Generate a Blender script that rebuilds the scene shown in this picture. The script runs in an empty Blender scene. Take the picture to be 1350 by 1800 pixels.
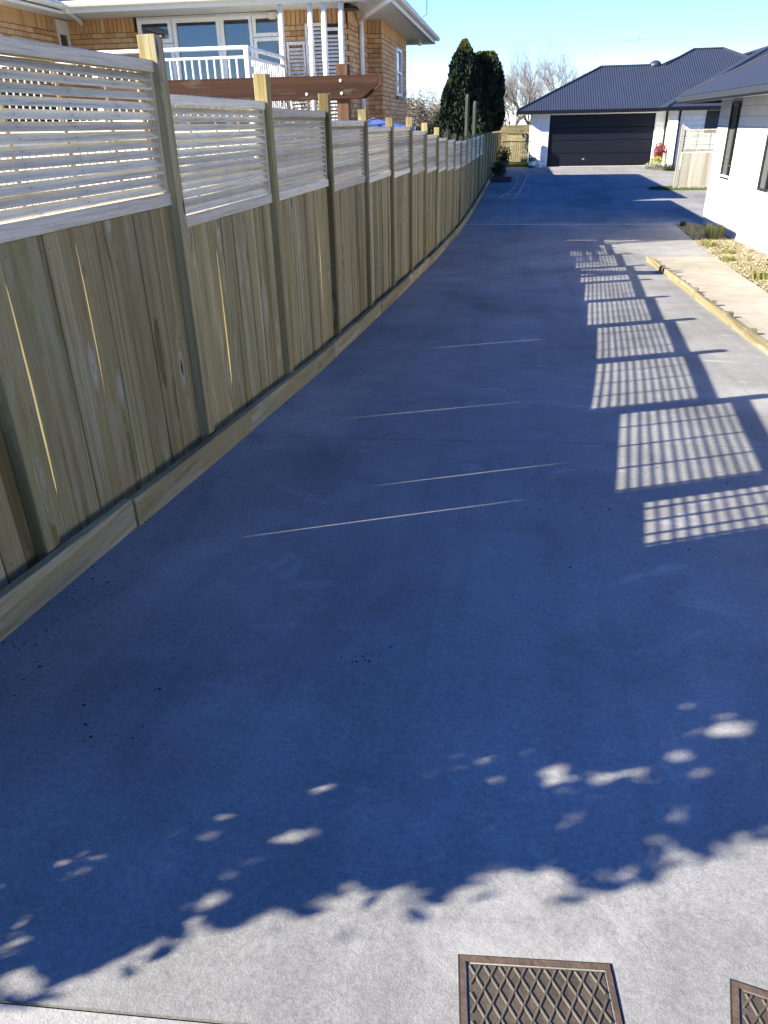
import bpy, math, random
from mathutils import Vector, Matrix
random.seed(11)
R = math.radians
SC = bpy.context.scene
COL = SC.collection
EZ = 2.40                       # eye height above the lowest point of the drive

# ------------------------------------------------------------------ camera
def camera():
    F = 1310.0; cx, cy = 675.0, 900.0
    vp = (908.0, 216.0); a = R(1.2)
    x, y = vp[0]-cx, vp[1]-cy
    xu = x*math.cos(a)-y*math.sin(a); yu = x*math.sin(a)+y*math.cos(a)
    P = math.atan(-yu/F); YW = math.atan2(xu, F/math.cos(P))
    def d(px, py, w=1.0):
        x, y = px, py
        xu = x*math.cos(a)-y*math.sin(a); yu = x*math.sin(a)+y*math.cos(a)
        c, s = math.cos(P), math.sin(P)
        fw = w*c-yu*s; up = -yu*c-w*s
        return Vector((xu*math.cos(YW)-fw*math.sin(YW), fw*math.cos(YW)+xu*math.sin(YW), up))
    f = d(0, 0, 1); r = d(1, 0, 1)-f; u = f-d(0, 1, 1)
    cam = bpy.data.cameras.new('camera'); o = bpy.data.objects.new('camera', cam); COL.objects.link(o)
    m = Matrix((r, u, -f)).transposed().to_4x4(); m.translation = Vector((0, 0, EZ))
    o.matrix_world = m
    cam.sensor_fit = 'VERTICAL'; cam.sensor_height = 36.0; cam.lens = 36*F/1800
    cam.clip_start = 0.05; cam.clip_end = 2000
    SC.camera = o
camera()

# ------------------------------------------------------------------ light
SUN_AZ, SUN_EL = R(26.5), R(28.5)
SDIR = Vector((math.cos(SUN_EL)*math.cos(SUN_AZ), math.cos(SUN_EL)*math.sin(SUN_AZ), -math.sin(SUN_EL)))
w = bpy.data.worlds.new('World'); SC.world = w; w.use_nodes = True
nt = w.node_tree
sky = nt.nodes.new('ShaderNodeTexSky'); sky.sky_type = 'NISHITA'; sky.sun_disc = False
sky.sun_elevation = SUN_EL
sky.sun_rotation = math.atan2(-SDIR.x, -SDIR.y)
sky.air_density = 1.0; sky.dust_density = 0.1; sky.ozone_density = 10.0
bg = nt.nodes['Background']; bg.inputs['Strength'].default_value = 0.080
hs_ = nt.nodes.new('ShaderNodeHueSaturation'); hs_.inputs['Saturation'].default_value = 1.5; hs_.inputs['Hue'].default_value = 0.511
nt.links.new(sky.outputs[0], hs_.inputs['Color']); nt.links.new(hs_.outputs[0], bg.inputs['Color'])
# pale haze hugging the horizon evenly all round
tc_ = nt.nodes.new('ShaderNodeTexCoord'); sx_ = nt.nodes.new('ShaderNodeSeparateXYZ'); nt.links.new(tc_.outputs['Generated'], sx_.inputs[0])
ab_ = nt.nodes.new('ShaderNodeMath'); ab_.operation = 'ABSOLUTE'; nt.links.new(sx_.outputs['Z'], ab_.inputs[0])
iv_ = nt.nodes.new('ShaderNodeMath'); iv_.operation = 'SUBTRACT'; iv_.inputs[0].default_value = 1.0; nt.links.new(ab_.outputs[0], iv_.inputs[1])
pw_ = nt.nodes.new('ShaderNodeMath'); pw_.operation = 'POWER'; pw_.inputs[1].default_value = 6.0; nt.links.new(iv_.outputs[0], pw_.inputs[0])
hz_ = nt.nodes.new('ShaderNodeMath'); hz_.operation = 'MULTIPLY'; hz_.inputs[1].default_value = 0.38; nt.links.new(pw_.outputs[0], hz_.inputs[0])
bh_ = nt.nodes.new('ShaderNodeBackground'); bh_.inputs['Color'].default_value = (1.0, .95, .90, 1); nt.links.new(hz_.outputs[0], bh_.inputs['Strength'])
ad_ = nt.nodes.new('ShaderNodeAddShader'); nt.links.new(bg.outputs[0], ad_.inputs[0]); nt.links.new(bh_.outputs[0], ad_.inputs[1])
nt.links.new(ad_.outputs[0], nt.nodes['World Output'].inputs['Surface'])
sl = bpy.data.lights.new('sun', 'SUN'); sl.energy = 5.0; sl.angle = R(0.34); sl.color = (1.0, 0.915, 0.73)
so = bpy.data.objects.new('sun', sl); COL.objects.link(so); so.location = (-20, -10, 30)
so.rotation_euler = SDIR.to_track_quat('-Z', 'Y').to_euler()
vs = SC.view_settings
vs.view_transform = 'Standard'; vs.look = 'None'; vs.gamma = 1.0; vs.exposure = 1.70; vs.use_curve_mapping = False

# ------------------------------------------------------------------ helpers
class MB:
    def __init__(s): s.v = []; s.f = []
    def add(s, vs, fs):
        o = len(s.v); s.v += [tuple(v) for v in vs]; s.f += [tuple(i+o for i in f) for f in fs]; return s
    def box(s, x0, x1, y0, y1, z0, z1):
        return s.add([(x0,y0,z0),(x1,y0,z0),(x1,y1,z0),(x0,y1,z0),(x0,y0,z1),(x1,y0,z1),(x1,y1,z1),(x0,y1,z1)],
                     [(0,3,2,1),(4,5,6,7),(0,1,5,4),(1,2,6,5),(2,3,7,6),(3,0,4,7)])
    def cbox(s, x0, x1, y0, y1, z0, z1, c=.004):
        # box with chamfered edges along its longest axis
        d = (x1-x0, y1-y0, z1-z0); ax = d.index(max(d))
        lo = (x0,y0,z0); hi = (x1,y1,z1); b, e = [(1,2),(2,0),(0,1)][ax]
        c = min(c, d[b]*.3, d[e]*.3)
        ring = [(lo[b]+c,lo[e]),(hi[b]-c,lo[e]),(hi[b],lo[e]+c),(hi[b],hi[e]-c),(hi[b]-c,hi[e]),(lo[b]+c,hi[e]),(lo[b],hi[e]-c),(lo[b],lo[e]+c)]
        vs = []
        for t in (lo[ax], hi[ax]):
            for p, q in ring:
                v = [0,0,0]; v[ax] = t; v[b] = p; v[e] = q; vs.append(v)
        fs = [tuple(reversed(range(8))), tuple(range(8,16))]+[(i,(i+1)%8,8+(i+1)%8,8+i) for i in range(8)]
        return s.add(vs, fs)
    def prism(s, poly, axis, a, b):
        # poly: list of 2D points; axis: the extrusion axis
        vs = []
        for t in (a, b):
            for p, q in poly:
                vs.append({'x':(t,p,q),'y':(p,t,q),'z':(p,q,t)}[axis])
        n = len(poly)
        return s.add(vs, [tuple(range(n)), tuple(reversed(range(n,2*n)))]+[((i+1)%n,i,n+i,n+(i+1)%n) for i in range(n)])
    def tube(s, pts, rad, n=6, cap=True):
        pts = [Vector(p) for p in pts]; m = len(pts)
        rad = rad if isinstance(rad, (list,tuple)) else [rad]*m
        o = len(s.v); u = None
        for i, p in enumerate(pts):
            t = (pts[min(i+1,m-1)]-pts[max(i-1,0)]).normalized()
            if u is None:
                u = t.orthogonal().normalized()
            else:
                u = (u-t*u.dot(t));  u = u.normalized() if u.length > 1e-6 else t.orthogonal().normalized()
            v = t.cross(u)
            for k in range(n):
                a = 2*math.pi*k/n
                s.v.append(tuple(p+(u*math.cos(a)+v*math.sin(a))*rad[i]))
        for i in range(m-1):
            for k in range(n):
                s.f.append((o+i*n+k, o+i*n+(k+1)%n, o+(i+1)*n+(k+1)%n, o+(i+1)*n+k))
        if cap and n > 2:
            s.f.append(tuple(o+k for k in reversed(range(n)))); s.f.append(tuple(o+(m-1)*n+k for k in range(n)))
        return s
    def lathe(s, c, prof, n=16):
        o = len(s.v)
        for r, z in prof:
            for k in range(n):
                a = 2*math.pi*k/n; s.v.append((c[0]+r*math.cos(a), c[1]+r*math.sin(a), c[2]+z))
        for i in range(len(prof)-1):
            for k in range(n):
                s.f.append((o+i*n+k, o+i*n+(k+1)%n, o+(i+1)*n+(k+1)%n, o+(i+1)*n+k))
        s.f.append(tuple(o+k for k in reversed(range(n)))); s.f.append(tuple(o+(len(prof)-1)*n+k for k in range(n)))
        return s
    def quad(s, a, b, c, d): return s.add([a,b,c,d], [(0,1,2,3)])
    def mesh(s, name):
        m = bpy.data.meshes.new(name); m.from_pydata(s.v, [], s.f); m.update(); return m
    def build(s, name, mat, parent=None, smooth=False):
        m = s.mesh(name); m.materials.append(mat)
        if smooth: m.polygons.foreach_set('use_smooth', [True]*len(m.polygons))
        o = bpy.data.objects.new(name, m); COL.objects.link(o); o.parent = parent
        return o
def inst(name, mesh, parent, loc, rot=(0,0,0), scale=(1,1,1)):
    o = bpy.data.objects.new(name, mesh); COL.objects.link(o); o.parent = parent
    o.location = loc; o.rotation_euler = rot; o.scale = scale; return o
def tag(o, label=None, cat=None, group=None, kind=None):
    if label: o['label'] = label
    if cat: o['category'] = cat
    if group: o['group'] = group
    if kind: o['kind'] = kind
    return o
def thing(name, label, cat, group=None, loc=(0,0,0)):
    o = bpy.data.objects.new(name, None); COL.objects.link(o); o.location = loc; o.empty_display_size = .2
    return tag(o, label, cat, group)

# ------------------------------------------------------------------ materials
def srgb(r, g, b):
    f = lambda c: (c/255/12.92) if c/255 <= .04045 else ((c/255+.055)/1.055)**2.4
    return (f(r), f(g), f(b), 1)
class N:
    def __init__(s, name):
        s.m = bpy.data.materials.new(name); s.m.use_nodes = True; s.t = s.m.node_tree
        s.b = s.t.nodes['Principled BSDF']
    def n(s, typ, **kw):
        o = s.t.nodes.new('ShaderNode'+typ)
        for k, v in kw.items(): setattr(o, k, v)
        return o
    def l(s, a, b): s.t.links.new(a, b)
    def set(s, i, v):
        if hasattr(v, 'is_linked') or hasattr(v, 'node'): s.l(v, s.b.inputs[i])
        else: s.b.inputs[i].default_value = v
    def coord(s, scale=(1,1,1), rnd=False, which='Object'):
        tc = s.n('TexCoord'); mp = s.n('Mapping'); mp.inputs['Scale'].default_value = scale
        s.l(tc.outputs[which], mp.inputs['Vector'])
        if rnd:
            oi = s.n('ObjectInfo'); mu = s.n('Math', operation='MULTIPLY'); mu.inputs[1].default_value = 57.0
            s.l(oi.outputs['Random'], mu.inputs[0])
            s.l(mu.outputs[0], mp.inputs['Location'])
        return mp.outputs[0]
    def noise(s, vec, scale, detail=4, rough=.55, dist=0.0):
        o = s.n('TexNoise'); o.inputs['Scale'].default_value = scale; o.inputs['Detail'].default_value = detail
        o.inputs['Roughness'].default_value = rough; o.inputs['Distortion'].default_value = dist
        s.l(vec, o.inputs['Vector']); return o.outputs['Fac']
    def ramp(s, fac, stops):
        o = s.n('ValToRGB'); e = o.color_ramp.elements
        while len(e) < len(stops): e.new(.5)
        for i, (p, c) in enumerate(stops): e[i].position = p; e[i].color = c if len(c) == 4 else (*c, 1)
        s.l(fac, o.inputs[0]); return o.outputs[0]
    def mix(s, fac, a, b, mode='MIX'):
        o = s.n('MixRGB', blend_type=mode)
        for i, v in enumerate((fac, a, b)):
            if hasattr(v, 'node'): s.l(v, o.inputs[i])
            else: o.inputs[i].default_value = v
        return o.outputs[0]
    def bump(s, h, strength=.3, dist=.01, prev=None):
        o = s.n('Bump'); o.inputs['Strength'].default_value = strength; o.inputs['Distance'].default_value = dist
        s.l(h, o.inputs['Height'])
        if prev is not None: s.l(prev, o.inputs['Normal'])
        return o.outputs[0]
def g1(v): return (v, v, v, 1)

def m_wood(name, dark, mid, light, axis, knots=True, rough=.85, green=0.0, grain=1.0, bleach=.5, bands=True, stain=True):
    k = N(name); i = 'XYZ'.index(axis)
    def sc(al, ac):
        v = [ac]*3; v[i] = al; return tuple(v)
    c4 = k.coord(sc(1.5, 5.2), True)
    vo = k.n('TexVoronoi'); vo.inputs['Scale'].default_value = 1.0; vo.inputs['Randomness'].default_value = 1.0; k.l(c4, vo.inputs['Vector'])
    kd = vo.outputs['Distance']
    near = k.ramp(kd, [(.0, g1(1)), (.14, g1(.45)), (.36, g1(0))])          # knots push the grain aside
    def shifted(c, amt):
        if not knots: return c
        mu = k.mix(1.0, near, g1(amt), 'MULTIPLY'); va = k.n('VectorMath', operation='ADD'); k.l(c, va.inputs[0]); k.l(mu, va.inputs[1]); return va.outputs[0]
    nb = k.noise(shifted(k.coord(sc(.22, 8.5), True), 1.0), 1.0, 3, .5, .5)   # sawn bands
    ng = k.noise(shifted(k.coord(sc(.35, 85*grain), True), 3.0), 1.0, 4, .7, .4)  # pencil grain
    nf = k.noise(k.coord(sc(14, 160), True), 1.0, 3, .7)                    # saw fuzz
    nw = k.noise(k.coord(sc(.8, 4.5), True), 1.4, 6, .72, 1.0); ns = k.noise(k.coord(sc(.5, 7.0), True), 1.2, 5, .65, .7)
    oi = k.n('ObjectInfo')
    col = k.ramp(nb, [(.32, dark), (.42, mid), (.54, mid), (.59, light), (.70, mid)]) if bands else k.ramp(nb, [(.3, dark), (.5, mid), (.7, light)])
    col = k.mix(.75, col, k.ramp(ng, [(.32, g1(.55)), (.47, g1(.95)), (.55, g1(1.02)), (.72, g1(1.18))]), 'MULTIPLY')
    col = k.mix(.5, col, k.ramp(nf, [(.3, g1(.78)), (.7, g1(1.18))]), 'MULTIPLY')
    col = k.mix(1.0, col, k.ramp(oi.outputs['Random'], [(0, (.68,.66,.62,1)), (.35, (.98,.94,.86,1)), (.65, (.98,1.0,.98,1)), (1, (1.2,1.16,1.04,1))]), 'MULTIPLY')
    if stain: col = k.mix(k.ramp(ns, [(.56, g1(0)), (.72, g1(.5 if bands else .2))]), col, k.mix(1.0, col, (.52,.42,.30,1), 'MULTIPLY'))   # damp brown stains
    if bleach: col = k.mix(k.ramp(nw, [(.54, g1(0)), (.72, g1(bleach))]), col, srgb(170,168,156))
    if green:
        n5 = k.noise(k.coord(sc(.7, 2.5), True), 1.3, 4, .6)
        col = k.mix(k.ramp(n5, [(.5, g1(0)), (.75, g1(green))]), col, srgb(98, 102, 58))
    if knots:
        ring = k.n('Math', operation='SINE'); mu = k.n('Math', operation='MULTIPLY'); mu.inputs[1].default_value = 150.0; k.l(kd, mu.inputs[0]); k.l(mu.outputs[0], ring.inputs[0])
        rg = k.ramp(ring.outputs[0], [(.2, g1(.62)), (.8, g1(1.1))])
        col = k.mix(k.ramp(kd, [(.05, g1(.9)), (.15, g1(.5)), (.24, g1(0))]), col, k.mix(1.0, col, rg, 'MULTIPLY'))
        col = k.mix(k.ramp(kd, [(.06, g1(0)), (.10, g1(.55)), (.20, g1(0))]), col, srgb(180,174,158))
        col = k.mix(k.ramp(kd, [(.030, g1(.92)), (.052, g1(.7)), (.070, g1(0))]), col, k.mix(1.0, col, (.22,.17,.13,1), 'MULTIPLY'))
    k.set('Base Color', col); k.set('Roughness', rough); k.set('Specular IOR Level', .2)
    k.set('Normal', k.bump(ng, .45, .004, k.bump(nf, .4, .002)))
    return k.m
def m_plain(name, col, rough=.6, metal=0.0, var=.12, scale=6.0, bump=0.0, spec=.5, rnd=False, detail_scale=None):
    k = N(name); c = k.coord((1,1,1), rnd)
    n1 = k.noise(c, scale, 5, .6)
    mod = k.ramp(n1, [(.25, g1(1-var)), (.75, g1(1+var))])
    cc = k.mix(1.0, col, mod, 'MULTIPLY')
    if rnd:
        oi = k.n('ObjectInfo'); pv = k.ramp(oi.outputs['Random'], [(0, g1(1-var)), (1, g1(1+var))])
        cc = k.mix(1.0, cc, pv, 'MULTIPLY')
    k.set('Base Color', cc); k.set('Roughness', rough); k.set('Metallic', metal); k.set('Specular IOR Level', spec)
    if bump: k.set('Normal', k.bump(k.noise(c, detail_scale or scale*8, 4, .6), bump, .004))
    return k.m
def m_concrete(name, base, dark, light, speck=.5):
    k = N(name); c = k.coord()
    big = k.noise(c, .55, 5, .6, .4); mid = k.noise(c, 2.6, 6, .65, .5); fine = k.noise(c, 55, 3, .7)
    vf = k.noise(c, 210, 2, .6)
    col = k.ramp(big, [(.32, dark), (.52, base), (.7, light)])
    col = k.mix(.8, col, k.ramp(mid, [(.3, g1(.80)), (.55, g1(1.0)), (.75, g1(1.13))]), 'MULTIPLY')
    col = k.mix(speck, col, k.ramp(fine, [(.3, g1(.66)), (.5, g1(1.0)), (.68, g1(1.28))]), 'MULTIPLY')
    col = k.mix(speck, col, k.ramp(vf, [(.3, g1(.62)), (.5, g1(1.0)), (.7, g1(1.36))]), 'MULTIPLY')
    # pale worn scuffs and a few dark drips
    sc = k.noise(k.coord((1.0, 1.6, 1)), 1.9, 8, .72, .8)
    col = k.mix(k.ramp(sc, [(.585, g1(0)), (.74, g1(.85))]), col, tuple(min(1, c*1.35) for c in light[:3])+(1,))
    st = k.noise(k.coord((.5, .22, 1)), 1.3, 5, .6, 1.0)
    col = k.mix(.8, col, k.ramp(st, [(.36, g1(.74)), (.5, g1(1))]), 'MULTIPLY')
    ty = k.noise(k.coord((3.2, .12, 1)), 1.0, 4, .6, .3)                       # faint tyre tracks along the drive
    col = k.mix(.5, col, k.ramp(ty, [(.36, g1(.80)), (.5, g1(1)), (.66, g1(1.06))]), 'MULTIPLY')
    k.set('Base Color', col); k.set('Roughness', .82); k.set('Specular IOR Level', .3)
    k.set('Normal', k.bump(fine, .25, .004, k.bump(vf, .35, .0025)))
    return k.m
def m_leaf(name, a, b, rough=.6, trans=.25):
    k = N(name); oi = k.n('ObjectInfo')
    c = k.coord(); n1 = k.noise(c, 9.0, 2, .5); n2 = k.noise(c, 1.7, 2, .5)
    col = k.mix(n1, a, b); col = k.mix(.7, col, k.ramp(n2, [(.3, g1(.65)), (.7, g1(1.25))]), 'MULTIPLY')
    k.set('Base Color', col); k.set('Roughness', rough); k.set('Specular IOR Level', .3)
    if trans:
        td = k.n('BsdfTranslucent'); k.l(col, td.inputs['Color']); ms = k.n('MixShader'); ms.inputs[0].default_value = trans
        out = k.t.nodes['Material Output']; k.l(k.b.outputs[0], ms.inputs[1]); k.l(td.outputs[0], ms.inputs[2]); k.l(ms.outputs[0], out.inputs[0])
    return k.m
def m_glass(name, tint=(.02,.025,.03,1)):
    k = N(name); k.set('Base Color', tint); k.set('Roughness', .02); k.set('Specular IOR Level', .9); k.set('IOR', 1.6)
    k.set('Coat Weight', .6); k.set('Coat Roughness', .02)
    return k.m

def m_clear(name):
    k = N(name); k.t.nodes.remove(k.b); out = k.t.nodes['Material Output']
    lw = k.n('LayerWeight'); lw.inputs['Blend'].default_value = .5; fr = k.n('Math', operation='POWER'); fr.inputs[1].default_value = 5.0; k.l(lw.outputs['Facing'], fr.inputs[0]); tr = k.n('BsdfTransparent'); tr.inputs['Color'].default_value = (.85,.88,.88,1)
    gl = k.n('BsdfGlossy'); gl.inputs['Roughness'].default_value = .02; ms = k.n('MixShader')
    k.l(fr.outputs[0], ms.inputs[0]); k.l(tr.outputs[0], ms.inputs[1]); k.l(gl.outputs[0], ms.inputs[2]); k.l(ms.outputs[0], out.inputs[0])
    return k.m
M = {}
M['paling'] = m_wood('weathered_paling', srgb(108,92,58), srgb(150,136,98), srgb(172,162,126), 'Z', green=.4, bleach=.4)
M['post'] = m_wood('fence_post_pine', srgb(120,106,70), srgb(150,136,96), srgb(172,160,122), 'Z', green=.2)
M['trellis'] = m_wood('grey_trellis', srgb(212,202,180), srgb(224,215,196), srgb(232,225,210), 'Y', knots=False, bleach=0, bands=False, stain=False)
M['trellisZ'] = m_wood('grey_trellis_upright', srgb(156,142,114), srgb(184,170,142), srgb(204,192,168), 'Z', knots=False)
M['gate'] = m_wood('grey_gate_board', srgb(150,146,136), srgb(172,168,158), srgb(186,183,175), 'Z', knots=False, bands=False)
M['kick'] = m_wood('kickboard_pine', srgb(122,110,78), srgb(152,138,100), srgb(176,164,130), 'Y', green=.3)
M['edging'] = m_wood('pale_edging_pine', srgb(112,102,80), srgb(134,124,98), srgb(150,141,118), 'Y')
M['peg'] = m_wood('grey_peg', srgb(96,90,82), srgb(130,124,114), srgb(160,154,142), 'Z', knots=False)
M['beam'] = m_wood('stained_beam', srgb(52,35,28), srgb(70,47,38), srgb(84,60,50), 'X', knots=False, bleach=.2, bands=False)
M['beamZ'] = m_wood('stained_post', srgb(66,45,36), srgb(84,60,48), srgb(98,74,62), 'Z', knots=False, bleach=.2, bands=False)
M['concrete'] = m_concrete('drive_concrete', g1(.255), g1(.21), g1(.32))
M['pathc'] = m_concrete('path_concrete', (.36,.325,.275,1), (.31,.28,.235,1), (.41,.375,.32,1), .35)
M['footpath'] = m_concrete('footpath_concrete', g1(.36), g1(.31), g1(.42), .4)
M['yardwood'] = m_wood('faded_yard_board', srgb(108,100,78), srgb(132,124,100), srgb(150,142,118), 'X')
M['soil'] = m_plain('soil', (.075,.06,.045,1), .95, var=.4, scale=9, bump=.8)
M['lawn'] = m_plain('lawn_ground', (.07,.085,.03,1), .95, var=.35, scale=3, bump=.6)
M['white'] = m_plain('white_paint', g1(.80), .45, var=.03)
M['white_block'] = m_plain('white_block', (.80,.80,.785,1), .8, var=.045, scale=5, bump=.25, rnd=True, detail_scale=60)
M['mortar_white'] = m_plain('pale_mortar', g1(.60), .9, var=.06)
M['cream'] = m_plain('cream_paint', (.66,.64,.57,1), .5, var=.04)
M['soffit'] = m_plain('soffit_board', (.62,.61,.56,1), .6, var=.04)
M['mortar'] = m_plain('dark_mortar', (.04,.035,.03,1), .95, var=.2, scale=20)
M['navy'] = m_plain('navy_steel', (.0035,.0055,.013,1), .5, var=.06, spec=.3)
M['fascia'] = m_plain('dark_fascia', (.004,.005,.008,1), .45, var=.05, spec=.3)
M['roofsteel'] = m_plain('ironsand_roof', (.030,.037,.060,1), .45, var=.08, scale=1.2)
M['bluesheet'] = m_plain('blue_sheet', (.07,.13,.38,1), .6, var=.1)
M['glass'] = m_glass('window_glass')
M['clear'] = m_clear('clear_glass'); M['added_blind'] = m_plain('grey_added_blind', (.26,.26,.25,1), .8, var=.05); M['room'] = m_plain('dim_room', (.03,.03,.03,1), .9)
M['darkframe'] = m_plain('dark_joinery', (.03,.03,.033,1), .4, var=.05)
M['greyframe'] = m_plain('grey_joinery', (.27,.265,.25,1), .45, var=.05)
M['iron'] = m_plain('rusty_iron', (.075,.060,.046,1), .75, metal=.15, var=.45, scale=14, bump=.6, detail_scale=90)
M['ironrim'] = m_plain('rusty_rim', (.10,.068,.052,1), .85, metal=.1, var=.4, scale=20, bump=.7, detail_scale=70)
M['ironridge'] = m_plain('worn_iron_ridge', (.095,.082,.064,1), .7, metal=.15, var=.3, scale=20)
M['blackmetal'] = m_plain('black_metal', (.012,.012,.012,1), .45, var=.05)
M['galv'] = m_plain('galvanised', (.45,.46,.47,1), .4, metal=.7, var=.1)
M['hose'] = m_plain('faded_hose', (.60,.42,.27,1), .5, var=.1)
M['green_plastic'] = m_plain('green_plastic', (.03,.16,.07,1), .4, var=.1)
M['black_plastic'] = m_plain('black_plastic', (.012,.013,.02,1), .5, var=.1)
M['bark'] = m_plain('bark', (.13,.105,.085,1), .95, var=.35, scale=15, bump=.6)
M['twig'] = m_plain('pale_twig', (.16,.12,.10,1), .9, var=.3, scale=5)
M['drytwig'] = m_plain('dry_vine', (.17,.13,.095,1), .9, var=.35, scale=4)
M['darktwig'] = m_plain('dark_twig', (.06,.047,.037,1), .9, var=.3, scale=4)
M['conifer'] = m_leaf('conifer_foliage', (.009,.018,.009,1), (.018,.030,.014,1), .8, .05)
M['conifertip'] = m_leaf('conifer_tip', (.10,.10,.03,1), (.15,.135,.04,1), .7, .2)
M['leaf'] = m_leaf('broad_leaf', (.05,.10,.03,1), (.08,.13,.04,1))
M['darkleaf'] = m_leaf('dark_leaf', (.02,.045,.016,1), (.045,.075,.025,1))
M['redleaf'] = m_leaf('red_leaf', (.22,.03,.045,1), (.30,.07,.075,1))
M['yellowleaf'] = m_leaf('yellow_leaf', (.34,.34,.07,1), (.46,.42,.14,1))
M['greyleaf'] = m_leaf('silver_leaf', (.26,.29,.24,1), (.42,.44,.38,1))
M['weed'] = m_leaf('weed_leaf', (.20,.21,.07,1), (.34,.33,.14,1))
M['grass'] = m_leaf('grass_blade', (.07,.13,.025,1), (.12,.19,.045,1))
M['cactus'] = m_plain('cactus_skin', (.022,.038,.028,1), .6, var=.2, scale=5)
M['debris'] = m_plain('leaf_litter', (.03,.025,.02,1), .9, var=.4, scale=30)
def m_var(name, stops, rough=.85, bump=.4, scale=40):
    k = N(name); oi = k.n('ObjectInfo'); ge = k.n('NewGeometry')
    ad = k.n('Math', operation='ADD'); k.l(oi.outputs['Random'], ad.inputs[0]); k.l(ge.outputs['Random Per Island'], ad.inputs[1])
    fr = k.n('Math', operation='FRACT'); k.l(ad.outputs[0], fr.inputs[0])
    col = k.ramp(fr.outputs[0], stops)
    n1 = k.noise(k.coord(), scale, 4, .65)
    col = k.mix(.8, col, k.ramp(n1, [(.3, g1(.75)), (.7, g1(1.2))]), 'MULTIPLY')
    k.set('Base Color', col); k.set('Roughness', rough); k.set('Normal', k.bump(n1, bump, .004)); return k.m
M['brick'] = m_var('tan_brick', [(0, srgb(172,128,84)), (.3, srgb(196,150,100)), (.65, srgb(208,168,122)), (1, srgb(184,146,106))])
M['stone'] = m_var('gravel_stone', [(0, srgb(104,92,72)), (.35, srgb(140,128,104)), (.7, srgb(158,148,128)), (1, srgb(92,86,76))], scale=30)

# ------------------------------------------------------------------ ground profile
GY = [-60,-8,-3,0,1.8,4.5,7,10.6,14,17.5,21.4,25,30,36,39.3,60,200]
GZ = [-1.30,-1.30,-1.36,-1.50,-1.62,-1.82,-1.985,-2.14,-2.27,-2.36,-2.395,-2.31,-2.16,-1.95,-1.86,-1.8,-1.8]
def _tan(i):
    if i in (0, len(GY)-1): return 0.0
    return (GZ[i+1]-GZ[i-1])/(GY[i+1]-GY[i-1])
def g(y):
    if y <= GY[0]: return GZ[0]+EZ
    if y >= GY[-1]: return GZ[-1]+EZ
    i = max(j for j in range(len(GY)-1) if GY[j] <= y)
    h = GY[i+1]-GY[i]; t = (y-GY[i])/h
    return EZ+((2*t**3-3*t*t+1)*GZ[i]+(t**3-2*t*t+t)*h*_tan(i)+(-2*t**3+3*t*t)*GZ[i+1]+(t**3-t*t)*h*_tan(i+1))
def fx(y): return -1.78+0.0268*(y-2.36)            # drive face of the fence posts

# the ground sheet
mb = MB(); ys = [-300,-60]+[-20+i*1.0 for i in range(90)]+[90,150,300,700]; xs = [-500,-60,-20,-8,-3,0,3,8,20,60,500]
for y in ys:
    for x in xs: mb.v.append((x, y, g(y)-.09))
for j in range(len(ys)-1):
    for i in range(len(xs)-1):
        a = j*len(xs)+i; mb.f.append((a, a+1, a+1+len(xs), a+len(xs)))
tag(mb.build('ground', M['lawn'], None, True), kind='structure')

# ------------------------------------------------------------------ driveway slabs
drive = tag(bpy.data.objects.new('driveway', None), kind='structure'); COL.objects.link(drive)
def slab(y0, y1, xl, xr, mat, lift=0.0, parent=drive, name='slab', nu=6, step=.35):
    # y0/y1: functions of x; xl/xr functions of y
    nv = max(2, int((y1(0)-y0(0))/step)); m = MB()
    for j in range(nv+1):
        for i in range(nu+1):
            t = j/nv; u = i/nu
            y = (y0(0)*(1-t)+y1(0)*t)
            for _ in range(3):
                x = xl(y)*(1-u)+xr(y)*u; y = y0(x)*(1-t)+y1(x)*t
            m.v.append((x, y, g(y)+lift))
    W = nu+1
    for j in range(nv):
        for i in range(nu): m.f.append((j*W+i, j*W+i+1, (j+1)*W+i+1, (j+1)*W+i))
    # skirts
    edge = [i for i in range(W)]+[j*W+nu for j in range(1, nv+1)]+[nv*W+i for i in range(nu-1, -1, -1)]+[j*W for j in range(nv-1, 0, -1)]
    o = len(m.v)
    for e in edge:
        x, y, z = m.v[e]; m.v.append((x, y, z-.12-lift))
    n = len(edge)
    for k in range(n): m.f.append((edge[k], o+k, o+(k+1)%n, edge[(k+1)%n]))
    return m.build(name, mat, parent)
J = .004
j0 = lambda x: .797+.0615*x
j1 = lambda x: 4.53+.0623*x
j2 = lambda x: 8.46+.014*x
cst = lambda v: (lambda x: v)
pl = lambda f, d: (lambda x: f(x)+d)
XL = lambda y: fx(y)-.02
TX = 2.50
jx = lambda y: TX+.03+(y-14.8)*.043                  # long joint beyond the timber
gx = lambda y: 3.55+.061*(y-11.0)                    # edge of the gravel strip
slab(cst(-6), pl(j0,-J), cst(-9), cst(9), M['footpath'], .0, name='slab', nu=12)
slab(pl(j0,J), pl(j1,-J), XL, cst(TX), M['concrete'])
slab(pl(j1,J), pl(j2,-J), XL, cst(TX), M['concrete'])
slab(pl(j2,J), cst(12.6-J), XL, cst(TX), M['concrete'])
slab(cst(12.6+J), cst(16.7-J), XL, lambda y: TX if y < 14.8 else jx(y)-J, M['concrete'])
slab(cst(16.7+J), cst(21.33), XL, lambda y: jx(y)-J, M['concrete'])
slab(pl(j0,J), cst(15.4-J), cst(TX+.052), gx, M['pathc'], .012)
slab(cst(15.4+J), cst(21.33), lambda y: jx(y)+J, gx, M['concrete'])
slab(cst(21.47), cst(30.2-J), XL, lambda y: jx(y)-J, M['concrete'])
slab(cst(30.2+J), cst(39.25), XL, lambda y: jx(y)-J, M['concrete'])
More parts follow.
